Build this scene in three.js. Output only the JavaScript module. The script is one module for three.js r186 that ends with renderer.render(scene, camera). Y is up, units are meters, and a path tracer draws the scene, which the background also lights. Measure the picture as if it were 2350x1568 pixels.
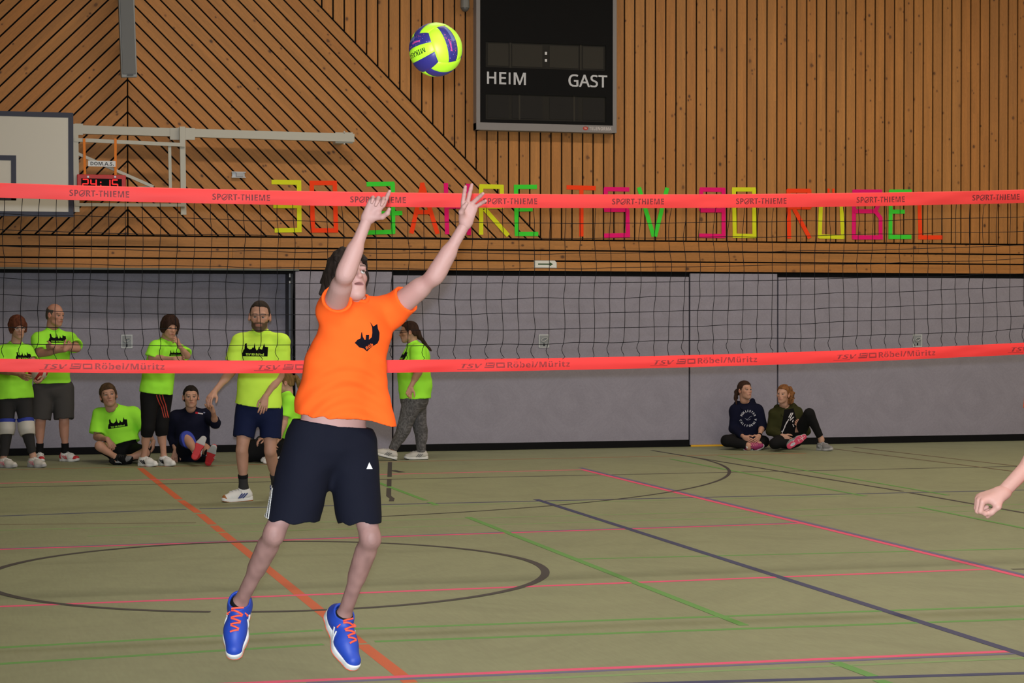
import * as THREE from 'three';
import { mergeGeometries } from 'three/addons/utils/BufferGeometryUtils.js';
import { RoundedBoxGeometry } from 'three/addons/geometries/RoundedBoxGeometry.js';
import { RectAreaLightUniformsLib } from 'three/addons/lights/RectAreaLightUniformsLib.js';

// ---------------------------------------------------------------- camera, light, exposure
RectAreaLightUniformsLib.init();
const scene = new THREE.Scene();
scene.background = new THREE.Color(0x000000);
const renderer = new THREE.WebGLRenderer({ antialias: true });
renderer.toneMapping = THREE.LinearToneMapping;
renderer.toneMappingExposure = 1.0;
renderer.shadowMap.enabled = true;
const FOC = 4708, CX = 1175, CY = 784, EYE = 1.65;
const YAW = 15.34 * Math.PI / 180, PITCH = -0.736 * Math.PI / 180;
const camera = new THREE.PerspectiveCamera(2 * Math.atan(784 / FOC) * 180 / Math.PI, 2350 / 1568, 0.05, 100);
camera.position.set(0, EYE, 0);
const FWD = new THREE.Vector3(Math.sin(YAW) * Math.cos(PITCH), Math.sin(PITCH), -Math.cos(YAW) * Math.cos(PITCH));
const RGT = new THREE.Vector3(Math.cos(YAW), 0, Math.sin(YAW));
const UPV = new THREE.Vector3().crossVectors(RGT, FWD);
camera.lookAt(FWD.clone().add(camera.position));
scene.add(camera);
// the photographer's flash, just above the lens
const flash = new THREE.SpotLight(new THREE.Color().setRGB(0.86, 0.93, 1.0), 330, 0, 0.42, 0.75, 2);
flash.position.set(0, EYE + 0.095, -0.02);
flash.target.position.copy(FWD).multiplyScalar(10).add(camera.position);
flash.castShadow = true; flash.shadow.radius = 1.6; flash.shadow.mapSize.set(2048, 2048);
scene.add(flash, flash.target);
const LAMP = { color: new THREE.Color().setRGB(1.0, 0.86, 0.72), I: 28, w: 3.2, h: 0.45 };

// ---------------------------------------------------------------- helpers
const V = (x, y, z) => new THREE.Vector3(x, y, z);
const ray = (px, py) => FWD.clone().addScaledVector(RGT, (px - CX) / FOC).addScaledVector(UPV, -(py - CY) / FOC);
const P = (px, py, d) => ray(px, py).multiplyScalar(d).add(camera.position);          // a photo pixel at a depth
const onZ = (px, py, z) => { const r = ray(px, py); return P(px, py, z / r.z); };
const onFloor = (px, py, y = 0) => { const r = ray(px, py); return P(px, py, (y - EYE) / r.y); };
let seed = 12345;
const rnd = () => { seed = (seed * 1664525 + 1013904223) >>> 0; return seed / 4294967296; };
const taken = {};
const numbered = n => { const k = taken[n] = (taken[n] ?? -1) + 1; return k ? n + '_' + String(k).padStart(3, '0') : n; };
function shadows(o) { o.traverse(c => { if (c.isMesh) { c.castShadow = true; c.receiveShadow = true; } }); return o; }
function thing(name, label, category, pos = [0, 0, 0], group) {
  const o = new THREE.Group(); o.name = numbered(name); o.position.set(...(pos.isVector3 ? pos.toArray() : pos)); scene.add(o);
  o.userData = { label, category }; if (group) o.userData.group = group;
  return o;
}
function part(name, geo, mat, parent, kind) {
  const m = new THREE.Mesh(geo, mat); m.name = numbered(name); m.castShadow = m.receiveShadow = true;
  if (kind) m.userData.kind = kind; parent.add(m); return m;
}
function structure(name, pos = [0, 0, 0]) {
  const o = new THREE.Group(); o.name = numbered(name); o.position.set(...pos); o.userData.kind = 'structure'; scene.add(o); return o;
}
const lin = (r, g, b) => new THREE.Color().setRGB(r, g, b);
const mat = (c, rough = 0.8, extra = {}) => new THREE.MeshStandardMaterial({ color: c, roughness: rough, metalness: 0, ...extra });
const matte = (c, rough = 0.9, extra = {}) => new THREE.MeshPhysicalMaterial({ color: c, roughness: rough, metalness: 0, specularIntensity: 0.25, ...extra });
function box(w, h, d, x = 0, y = 0, z = 0, r = 0) {
  const g = r ? new RoundedBoxGeometry(w, h, d, 2, r) : new THREE.BoxGeometry(w, h, d); g.translate(x, y, z); return g;
}
function bar(a, b, w, h, up = V(0, 1, 0)) {                         // box beam from a to b
  const d = b.clone().sub(a), L = d.length(); d.normalize();
  const s = new THREE.Vector3().crossVectors(up, d).normalize(), u = new THREE.Vector3().crossVectors(d, s);
  const g = new THREE.BoxGeometry(w, h, L);
  g.applyMatrix4(new THREE.Matrix4().makeBasis(s, u, d).setPosition(a.clone().add(b).multiplyScalar(0.5))); return g;
}
function strip(pts, r, seg = 6, close = false) {
  return new THREE.TubeGeometry(new THREE.CatmullRomCurve3(pts, close), Math.max(4, pts.length * 4), r, seg, close);
}
function planeMap(geo, fn) {                                          // uv from position
  const p = geo.attributes.position, uv = new Float32Array(p.count * 2);
  for (let i = 0; i < p.count; i++) { const q = fn(p.getX(i), p.getY(i), p.getZ(i)); uv[2 * i] = q[0]; uv[2 * i + 1] = q[1]; }
  geo.setAttribute('uv', new THREE.BufferAttribute(uv, 2)); return geo;
}
function canvasTex(w, h, draw) {
  const c = document.createElement('canvas'); c.width = w; c.height = h; draw(c.getContext('2d'), w, h);
  const t = new THREE.CanvasTexture(c); t.colorSpace = THREE.SRGBColorSpace; t.anisotropy = 8; return t;
}
function sansText(c, str, x, y, em, w) {                              // fill text, a capital I without slabs; returns the width
  const bold = /bold/.test(c.font), bar0 = em * (bold ? 0.175 : 0.1), gap = em * (bold ? 0.085 : 0.1); let q = x;
  for (const ch of str) { if (ch === 'I') { if (w) c.fillRect(q + gap, y - em * 0.714, bar0, em * 0.714); q += bar0 + 2 * gap; } else { if (w) c.fillText(ch, q, y); q += c.measureText(ch).width; } }
  return q - x;
}
// value noise
function hash(i, j, k) { let n = Math.imul(i, 374761393) + Math.imul(j, 668265263) + Math.imul(k, 1274126177) | 0; n = Math.imul(n ^ (n >>> 13), 1274126177); return ((n ^ (n >>> 16)) >>> 0) / 4294967296; }
function noise(x, y, z) {
  const i = Math.floor(x), j = Math.floor(y), k = Math.floor(z); let a = x - i, b = y - j, c = z - k;
  a = a * a * (3 - 2 * a); b = b * b * (3 - 2 * b); c = c * c * (3 - 2 * c);
  const L = (p, q, t) => p + (q - p) * t;
  return L(L(L(hash(i, j, k), hash(i + 1, j, k), a), L(hash(i, j + 1, k), hash(i + 1, j + 1, k), a), b),
    L(L(hash(i, j, k + 1), hash(i + 1, j, k + 1), a), L(hash(i, j + 1, k + 1), hash(i + 1, j + 1, k + 1), a), b), c) * 2 - 1;
}
function dataTex(w, h, fn, repeat = true) {
  const d = new Uint8Array(w * h * 4);
  for (let y = 0; y < h; y++) for (let x = 0; x < w; x++) { const c = fn(x, y), o = 4 * (y * w + x); d[o] = c[0]; d[o + 1] = c[1]; d[o + 2] = c[2]; d[o + 3] = 255; }
  const t = new THREE.DataTexture(d, w, h, THREE.RGBAFormat); t.magFilter = THREE.LinearFilter; t.minFilter = THREE.LinearMipmapLinearFilter; t.generateMipmaps = true;
  if (repeat) t.wrapS = t.wrapT = THREE.RepeatWrapping; t.colorSpace = THREE.SRGBColorSpace; t.needsUpdate = true; return t;
}
const cl = (v, a, b) => v < a ? a : v > b ? b : v;
// ---------------------------------------------------------------- room shell
const ZW = -24.2, XL = -9, XR = 21, ZB = 9, HC = 7.2;
const clampB = v => cl(Math.round(v), 0, 255);
// periodic noise for tiling textures
const pn = (x, y, w, h, s, k) => { const u = x / w * 2 * Math.PI, v = y / h * 2 * Math.PI, a = w * s / (2 * Math.PI), b = h * s / (2 * Math.PI); return noise(a * Math.cos(u) + 40, a * Math.sin(u) + b * Math.cos(v) + 40, b * Math.sin(v) + k); };
const floorTex = dataTex(1024, 1024, (x, y) => {
  const n = pn(x, y, 1024, 1024, 0.012, 3) * 0.5 + pn(x, y, 1024, 1024, 0.05, 9) * 0.3, s = noise(x * 0.25, y * 0.03, 5) * 0.5 + (hash(x, y, 2) - 0.5) * 0.5;
  const v = 1 + 0.055 * n + 0.035 * s; return [clampB(205 * v), clampB(204 * v), clampB(172 * v)];
});
const floorMat = mat(lin(0.415, 0.46, 0.40), 0.6, { map: floorTex });
const floor = structure('floor');
{ const g = new THREE.BoxGeometry(XR - XL, 0.2, ZB - ZW + 0.6); g.translate((XR + XL) / 2, -0.1, (ZB + ZW - 0.6) / 2); planeMap(g, (x, y, z) => [x / 3, z / 3]); part('floor_surface', g, floorMat, floor); }
const wallPaint = mat(lin(0.62, 0.55, 0.45), 0.9), ceilPaint = mat(lin(0.66, 0.62, 0.55), 0.9), black = matte(lin(0.006, 0.006, 0.007), 0.85);
const darkFelt = matte(lin(0.004, 0.004, 0.004), 1);
part('wall_panel', box(0.2, HC, ZB - ZW + 1, XL - 0.1, HC / 2, (ZB + ZW - 0.4) / 2), wallPaint, structure('wall_left'));
part('wall_panel', box(0.2, HC, ZB - ZW + 1, XR + 0.1, HC / 2, (ZB + ZW - 0.4) / 2), wallPaint, structure('wall_right'));
part('wall_panel', box(XR - XL, HC, 0.2, (XR + XL) / 2, HC / 2, ZB + 0.1), wallPaint, structure('wall_front'));
part('ceiling_panel', box(XR - XL + 0.4, 0.2, ZB - ZW + 1, (XR + XL) / 2, HC + 0.1, (ZB + ZW - 0.4) / 2), ceilPaint, structure('ceiling'));

// ---------------------------------------------------------------- back wall: timber cladding plank by plank
const wallBack = structure('wall_back');
const woodTexA = (() => {
  const W = 2048, H = 512, kn = [];
  seed = 777;
  for (let i = 0; i < 190; i++) kn.push([rnd() * W, rnd() * H, 1.5 + rnd() * rnd() * 2.6, 0.25 + rnd() * 0.6]);
  const grid = {}; const B = 64;
  for (const k of kn) for (let a = -1; a <= 1; a++) for (let b = -1; b <= 1; b++) { const key = ((Math.floor(k[0] / B) + a + W / B) % (W / B)) + ',' + ((Math.floor(k[1] / B) + b + H / B) % (H / B)); (grid[key] ??= []).push(k); }
  return dataTex(W, H, (x, y) => {
    let v = 1 + 0.045 * noise(x * 0.006, y * 0.09, 1) + 0.035 * noise(x * 0.012, y * 0.3, 7) + 0.03 * noise(x * 0.15, y * 0.5, 4), r = 0;
    for (const k of grid[Math.floor(x / B) + ',' + Math.floor(y / B)] || []) {
      let dx = Math.abs(x - k[0]), dy = Math.abs(y - k[1]); if (dx > W / 2) dx = W - dx; if (dy > H / 2) dy = H - dy;
      const d = Math.hypot(dx * 0.75, dy) / k[2]; if (d < 3) { r = Math.max(r, k[3] * (d < 1 ? 1 : Math.exp(-(d - 1) * 2.2))); }
    }
    v *= 1 - 0.62 * r; return [clampB(228 * v), clampB(170 * v * (1 - 0.1 * r)), clampB(100 * v * (1 - 0.15 * r))];
  });
})();
const woodMats = [[1, 1, 1], [1.05, 1.03, 1.0], [0.94, 0.92, 0.9], [1.0, 0.95, 0.88], [1.03, 1.04, 1.07]].map(c => mat(lin(0.53 * c[0], 0.435 * c[1], 0.325 * c[2]), 0.62, { map: woodTexA }));
function clipPoly(poly, planes) {                                     // planes: [nx, ny, c] keep nx*x + ny*y <= c
  for (const [nx, ny, c] of planes) {
    const out = []; for (let i = 0; i < poly.length; i++) {
      const a = poly[i], b = poly[(i + 1) % poly.length], da = nx * a[0] + ny * a[1] - c, db = nx * b[0] + ny * b[1] - c;
      if (da <= 0) out.push(a); if (da * db < 0) { const t = da / (da - db); out.push([a[0] + (b[0] - a[0]) * t, a[1] + (b[1] - a[1]) * t]); }
    } poly = out; if (poly.length < 3) return null;
  } return poly;
}
function plank(poly, dir, thick, z, mats = woodMats, parent = wallBack, name = 'plank', bev = 0.003) {   // convex polygon prism with a chamfered front
  const n = poly.length, pos = [], idx = [], uvs = [], du = rnd(), dv = rnd(), c = [0, 0];
  for (const p of poly) { c[0] += p[0] / n; c[1] += p[1] / n; }
  const ins = poly.map(p => { const l = Math.hypot(p[0] - c[0], p[1] - c[1]); const ex = Math.abs((p[0] - c[0]) * -dir[1] + (p[1] - c[1]) * dir[0]); const k = bev / Math.max(ex, 0.02); return [p[0] + (c[0] - p[0]) * Math.min(k, bev / l * 3), p[1] + (c[1] - p[1]) * Math.min(k, bev / l * 3)]; });
  const put = (p, zz) => { pos.push(p[0], p[1], zz); uvs.push((p[0] * dir[0] + p[1] * dir[1]) / 8 + du, (-p[0] * dir[1] + p[1] * dir[0]) / 2 + dv); return pos.length / 3 - 1; };
  const rings = [[ins, z], [poly, z - bev], [poly, z - thick]];
  const f = ins.map(p => put(p, z)); for (let i = 1; i < n - 1; i++) idx.push(f[0], f[i], f[i + 1]);
  for (let k = 0; k < 2; k++) for (let i = 0; i < n; i++) { const j = (i + 1) % n, a = put(rings[k][0][i], rings[k][1]), b = put(rings[k][0][j], rings[k][1]), d = put(rings[k + 1][0][i], rings[k + 1][1]), e = put(rings[k + 1][0][j], rings[k + 1][1]); idx.push(a, d, e, a, e, b); }
  const g = new THREE.BufferGeometry(); g.setAttribute('position', new THREE.Float32BufferAttribute(pos, 3)); g.setAttribute('uv', new THREE.Float32BufferAttribute(uvs, 2)); g.setIndex(idx);
  const g2 = g.toNonIndexed(); g2.computeVertexNormals(); return part(name, g2, mats[Math.floor(rnd() * mats.length)], parent);
}
const ccw = poly => { let a = 0; for (let i = 0; i < poly.length; i++) { const p = poly[i], q = poly[(i + 1) % poly.length]; a += p[0] * q[1] - p[1] * q[0]; } return a < 0 ? poly.reverse() : poly; };
const GAP = 0.0185, YB = 2.185, YT = 2.575, YTOP = 6.35, X0 = -1.0, X1 = 15.4;
const XA = onZ(293, 340, ZW).x;
const bA = onZ(720, 0, ZW), bB = onZ(1236, 540, ZW);
const LC = ((bA.x + bA.y) + (bB.x + bB.y)) / 2;                        // x + y = LC is the mitre line to the upright boards
seed = 4242;
{ // three horizontal boards
  const hb = (YT - YB) / 3;
  for (let r = 0; r < 3; r++) { let x = X0; while (x < X1) { const L = Math.min(3.6 + rnd() * 1.6, X1 - x); const y = YB + r * hb; plank([[x, y + GAP / 2], [x + L - 0.002, y + GAP / 2], [x + L - 0.002, y + hb - GAP / 2], [x, y + hb - GAP / 2]], [1, 0], 0.022, ZW); x += L; } }
  // diagonal boards, both sides of the chevron's centre line
  const S = 0.1885, jy = onZ(292, 184, ZW).y;                         // vertical pitch and one joint on the centre line
  const pos0 = Math.round((jy - YTOP - 6) / S);
  for (let k = -60; k < 90; k++) {
    const y0 = jy + k * S, g = GAP * 0.707, lim = [[0, -1, -(YT + GAP / 2)], [0, 1, YTOP]];
    // right: between y = y0 - (x-XA) and y0 + S - (x-XA)
    let pl = clipPoly([[XA + GAP * 0.4, y0 + g + 0], [XA + 12, y0 + g - 12], [XA + 12, y0 + S - g - 12], [XA + GAP * 0.4, y0 + S - g]], [...lim, [1, 1, LC - GAP * 0.7]]);
    if (pl) plank(ccw(pl), [0.7071, -0.7071], 0.022, ZW);
    pl = clipPoly([[XA - GAP * 0.4, y0 + g], [XA - GAP * 0.4, y0 + S - g], [XA - 9, y0 + S - g - 9], [XA - 9, y0 + g - 9]], [...lim, [-1, 0, -X0]]);
    if (pl) plank(ccw(pl), [0.7071, 0.7071], 0.022, ZW);
  }
  // upright boards
  const PW = 0.1355, vx = onZ(1093, 360, ZW).x;
  for (let k = -70; k < 90; k++) {
    const a = vx + k * PW + GAP / 2, b = vx + (k + 1) * PW - GAP / 2; if (a < X0 || b > X1) continue;
    const pl = clipPoly([[a, YT + GAP / 2], [b, YT + GAP / 2], [b, YTOP], [a, YTOP]], [[-1, -1, -(LC + GAP * 0.7)]]);
    if (pl) plank(ccw(pl), [0, 1], 0.022, ZW);
  }
  part('backing_felt', box(X1 - X0, YTOP - YB, 0.03, (X0 + X1) / 2, (YTOP + YB) / 2, ZW - 0.04), darkFelt, wallBack);
  part('wall_panel', box(XR - XL, HC - YTOP, 0.3, (XR + XL) / 2, (HC + YTOP) / 2, ZW - 0.15), wallPaint, wallBack);
  part('wall_panel', box(X0 - XL, YTOP, 0.3, (X0 + XL) / 2, YTOP / 2, ZW - 0.15), wallPaint, wallBack);
  part('wall_panel', box(XR - X1, YTOP, 0.3, (XR + X1) / 2, YTOP / 2, ZW - 0.15), wallPaint, wallBack);
  part('wall_core', box(X1 - X0, YTOP - YB, 0.2, (X0 + X1) / 2, (YTOP + YB) / 2, ZW - 0.16), darkFelt, wallBack);
  part('lower_wall_core', box(X1 - X0 + 2, YB + 0.02, 0.15, (X0 + X1) / 2 - 1, YB / 2, ZW - 0.8), darkFelt, wallBack);
}
// ---------------------------------------------------------------- grey impact-padding: doors and fixed panels
const feltTex = dataTex(512, 512, (x, y) => { const v = 1 + 0.03 * pn(x, y, 512, 512, 0.02, 2) + 0.025 * pn(x, y, 512, 512, 0.14, 5) + (hash(x, y, 9) - 0.5) * 0.1; return [clampB(188 * v), clampB(184 * v), clampB(184 * v)]; });
const felt = mat(lin(0.56, 0.555, 0.69), 0.95, { map: feltTex });
const yellow = mat(lin(0.78, 0.42, 0.02), 0.6), steel = mat(lin(0.42, 0.43, 0.45), 0.4, { metalness: 0.6 }), plateM = mat(lin(0.42, 0.43, 0.45), 0.5);
const wx = (px) => onZ(px, 820, ZW).x;
const X678 = wx(677), X900 = wx(901), X1583 = wx(1583.5), X1785 = wx(1785);
function feltPanel(x0, x1, y0, y1, z, parent, name) { const g = new RoundedBoxGeometry(x1 - x0, y1 - y0, 0.045, 1, 0.006); g.translate((x0 + x1) / 2, (y0 + y1) / 2, z - 0.0225); planeMap(g, (x, y) => [x / 1.1, y / 1.1]); return part(name, g, felt, parent); }
// fixed panels
for (const [a, b] of [[X678, X900], [X1583, X1785]]) {
  const s = structure('fixed_wall_panel');
  feltPanel(a + 0.006, b - 0.006, 0.02, YB - 0.012, ZW - 0.005, s, 'felt_panel');
  part('threshold_strip', box(b - a - 0.02, 0.022, 0.02, (a + b) / 2, 0.011, ZW + 0.006, 0.003), yellow, s);
  part('side_lining', box(0.02, YB - 0.02, 0.66, a + 0.02, YB / 2, ZW - 0.385), black, s);
  part('side_lining', box(0.02, YB - 0.02, 0.66, b - 0.02, YB / 2, ZW - 0.385), black, s);
}
const signTex = canvasTex(128, 160, (c, w, h) => { c.fillStyle = '#a9adb2'; c.fillRect(0, 0, w, h); c.strokeStyle = '#c9cdd2'; c.lineWidth = 6; c.strokeRect(7, 7, w - 14, h - 14); c.fillStyle = '#8b9096'; c.fillRect(14, 14, w - 28, h - 28); });
const handleMat = mat(0xffffff, 0.5, { map: signTex });
function lockPlate(px, py, z, parent) {
  const c = onZ(px, py, z), w = 0.135, h = 0.165;
  const pl = part('handle_plate', box(w, h, 0.008, c.x, c.y, z + 0.004, 0.003), handleMat, parent);
  planeMap(pl.geometry, (x, y) => [(x - c.x) / w + 0.5, (y - c.y) / h + 0.5]);
  const hl = [[-0.035, -0.005], [-0.02, 0.018], [0.02, 0.028], [0.042, 0.02], [0.025, 0.0], [-0.015, -0.02]].map(q => V(c.x + q[0], c.y + 0.012 + q[1], z + 0.02));
  part('lock_handle', strip(hl, 0.006, 6, true), plateM, pl);
  part('keyhole', box(0.014, 0.03, 0.004, c.x, c.y - 0.045, z + 0.01), black, pl);
}
function door(n, x0, x1, z, px, py, header) {
  const s = structure('door_' + n);
  feltPanel(x0 + 0.012, x1 - 0.012, 0.085, YB - header, z, s, 'door_leaf');
  part('rubber_skirt', box(x1 - x0 - 0.024, 0.08, 0.03, (x0 + x1) / 2, 0.042, z - 0.018), black, s);
  part('header_gap', box(x1 - x0, header, 0.03, (x0 + x1) / 2, YB - header / 2, z - 0.05), black, s);
  lockPlate(px, py, z, s);
  return s;
}
const d1 = door(1, X0 - 1, X678, ZW - 0.52, 291, 784, 0.02);
door(2, X900, X1583, ZW - 0.008, 1248, 783, 0.055);
door(3, X1785, X1 + 0.3, ZW - 0.008, 2105, 782, 0.055);
{ // recess of the left door: soffit, guide rail at the right with rollers and screws
  part('soffit', box(X678 - X0 + 1, 0.04, 0.66, (X678 + X0 - 1) / 2, YB - 0.02, ZW - 0.35), black, d1);
  const ledge = mat(lin(0.12, 0.13, 0.11), 0.6);
  part('edge_trim', box(X678 - X0 + 0.1, 0.022, 0.02, (X678 + X0) / 2, YB + 0.004, ZW + 0.004), ledge, d1);
  const rail = mat(lin(0.02, 0.022, 0.03), 0.5), railEdge = mat(lin(0.07, 0.085, 0.13), 0.4);
  part('guide_rail', box(0.03, YB - 0.06, 0.4, X678 - 0.02, YB / 2, ZW - 0.3), rail, d1);
  part('guide_rail', box(0.02, YB - 0.15, 0.02, X678 - 0.044, YB / 2 - 0.05, ZW - 0.12), railEdge, d1);
  for (const [px, py, h] of [[37, 612, 0.05], [237, 616, 0.04], [328, 618, 0.025], [440, 619, 0.035], [637, 620, 0.04], [665, 632, 0.045], [665, 648, 0.03]]) { const c = onZ(px, py, ZW - 0.06); part('roller_bolt', new THREE.CylinderGeometry(0.012, 0.012, h, 10).translate(c.x, c.y, c.z), steel, d1); }
}
// ---------------------------------------------------------------- floor markings
const paint = { red: mat(lin(0.62, 0.12, 0.04), 0.6), pink: mat(lin(0.82, 0.09, 0.21), 0.6), blue: mat(lin(0.035, 0.045, 0.13), 0.6), steelblue: mat(lin(0.075, 0.09, 0.19), 0.6), green: mat(lin(0.12, 0.33, 0.075), 0.6), black: mat(lin(0.04, 0.036, 0.038), 0.6), paleblue: mat(lin(0.14, 0.13, 0.26), 0.6), paleGreen: mat(lin(0.22, 0.35, 0.14), 0.6), brown: mat(lin(0.15, 0.1, 0.06), 0.6), rust: mat(lin(0.36, 0.15, 0.07), 0.6) };
let lineLevel = 0.0003;
function courtLine(a, b, w, m, off = 0) {
  const A = onFloor(a[0], a[1]), B = onFloor(b[0], b[1]), d = B.clone().sub(A).normalize(), s = V(-d.z, 0, d.x);
  if (s.z < 0) s.negate();                                            // s points away from the wall or to the right
  A.addScaledVector(s, off); B.addScaledVector(s, off); lineLevel += 0.00003;
  const g = new THREE.BoxGeometry(A.distanceTo(B), 0.0006, w); g.applyMatrix4(new THREE.Matrix4().makeBasis(d, V(0, 1, 0), new THREE.Vector3().crossVectors(d, V(0, 1, 0))).setPosition((A.x + B.x) / 2, lineLevel, (A.z + B.z) / 2));
  part('court_line', g, m, floor);
}
function courtArc(c, r, a0, a1, w, m) {
  lineLevel += 0.00003; const g = new THREE.RingGeometry(r - w / 2, r + w / 2, 96, 1, a0, a1 - a0); g.rotateX(-Math.PI / 2); g.translate(c.x, lineLevel + 0.0003, c.z); part('court_line', g, m, floor);
}
{
  const p = paint;
  for (const [a, b] of [[[322, 1075], [411, 1146]], [[415, 1149], [455, 1177]], [[459, 1180], [488, 1204]], [[491, 1207], [828, 1477]], [[831, 1480], [926, 1554]], [[934, 1561], [1000, 1612]]]) courtLine(a, b, 0.068, p.red);
  courtLine([-60, 1080], [1850, 1040.5], 0.05, p.rust);
  courtLine([-60, 1111], [1337, 1078.5], 0.05, p.pink);
  courtLine([-60, 1120], [2420, 1069], 0.05, p.black);
  courtLine([-60, 1187], [427, 1169.5], 0.05, p.blue); courtLine([458, 1168], [2420, 1123.5], 0.05, p.blue);
  courtLine([-60, 1219], [470, 1205.5], 0.05, p.paleGreen); courtLine([500, 1204.5], [2420, 1156], 0.045, p.paleGreen);
  courtLine([200, 1231], [2420, 1168], 0.045, p.paleGreen);
  courtLine([-60, 1205], [450, 1200], 0.03, p.brown);
  courtLine([872, 1163], [1990, 1137.5], 0.04, p.paleGreen);
  courtLine([1325, 1283.5], [2420, 1258], 0.04, p.green);
  courtLine([-60, 1490], [740, 1447], 0.05, p.green); courtLine([760, 1446], [2420, 1389], 0.05, p.green);
  courtLine([-60, 1528], [742, 1479.5], 0.05, p.green); courtLine([860, 1473], [2420, 1419], 0.05, p.green);
  courtLine([-60, 1263.5], [1838, 1201.5], 0.05, p.pink); courtLine([-60, 1263.5], [1838, 1201.5], 0.03, p.paleblue, -0.05);
  courtLine([-60, 1395], [2275, 1306.5], 0.055, p.pink);
  courtLine([480, 1572], [2330, 1495], 0.055, p.pink); courtLine([700, 1563.5], [2420, 1492.5], 0.035, p.paleblue, 0.055); courtLine([800, 1565.5], [2420, 1498.5], 0.04, p.paleGreen, 0.11);
  courtLine([1400, 1572], [2420, 1544], 0.06, p.blue);
  courtLine([2322, 1307], [2420, 1305.5], 0.04, p.black);
  courtLine([1335, 1078], [2420, 1342.5], 0.055, p.pink); courtLine([1320, 1074], [2420, 1342.5], 0.045, p.paleblue, 0.055);
  courtLine([1230, 1146.5], [2420, 1526], 0.06, p.blue);
  courtLine([868, 1108], [976, 1149], 0.05, p.green); courtLine([985, 1153], [1003, 1160], 0.05, p.green);
  courtLine([1074, 1187.5], [1708, 1436], 0.055, p.green); courtLine([1915, 1520], [2003, 1553], 0.06, p.green); courtLine([2016, 1562], [2060, 1578], 0.06, p.green);
  courtLine([1495, 1034], [2070, 1128], 0.045, p.black); courtLine([2085, 1131], [2420, 1190], 0.045, p.black);
  courtLine([1880, 1026.5], [2420, 1094], 0.04, p.brown); courtLine([1960, 1027], [2420, 1080], 0.04, p.brown);
  courtLine([1540, 1054], [1985, 1139], 0.045, p.green); courtLine([1650, 1046], [2175, 1137], 0.045, p.green); courtLine([2108, 1164], [2420, 1227], 0.045, p.green);
  courtArc({ x: 1.97, z: -13.1 }, 1.78, 0.06 * Math.PI, 1.395 * Math.PI, 0.055, p.black); courtArc({ x: 1.97, z: -13.1 }, 1.78, 1.42 * Math.PI, 2.06 * Math.PI, 0.055, p.black);
  courtArc({ x: 2.32, z: -22.37 }, 6.0, -1.45, 0.12, 0.036, p.black);
  // black tape mark by the walking woman
  for (const [a, b] of [[[895, 1061], [894, 1095]], [[893.5, 1100], [893, 1117]], [[892.5, 1121], [892, 1139]], [[892, 1139], [900, 1145]], [[900, 1145], [898, 1151]], [[903, 1082.5], [919, 1082]]]) courtLine(a, b, a[0] === 903 ? 0.3 : 0.045, p.black);
}
// ---------------------------------------------------------------- ceiling lamps
const glow = new THREE.MeshStandardMaterial({ color: 0xffffff, emissive: LAMP.color, emissiveIntensity: 6 });
for (const [z, row] of [[-19.6, 'over the sitting girls by the timber wall'], [-11.4, 'above the volleyball net'], [-4.2, 'over the near court'], [3.0, 'behind the photographer']]) for (const [x, col] of [[3.4, 'left'], [10.1, 'middle'], [16.8, 'right']]) {
  const t = thing('ceiling_lamp', `${col} long warm-white ceiling lamp of the row ${row}`, 'lamp', [x, HC - 0.06, z], 'ceiling lamps');
  part('housing', box(LAMP.w + 0.1, 0.06, LAMP.h + 0.1, 0, 0.03, 0, 0.01), wallPaint, t); part('diffuser', box(LAMP.w, 0.02, LAMP.h, 0, -0.011, 0), glow, t);
  const l = new THREE.RectAreaLight(LAMP.color, LAMP.I, LAMP.w, LAMP.h); l.position.set(x, HC - 0.09, z); l.rotation.x = -Math.PI / 2; scene.add(l);
}
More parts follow.
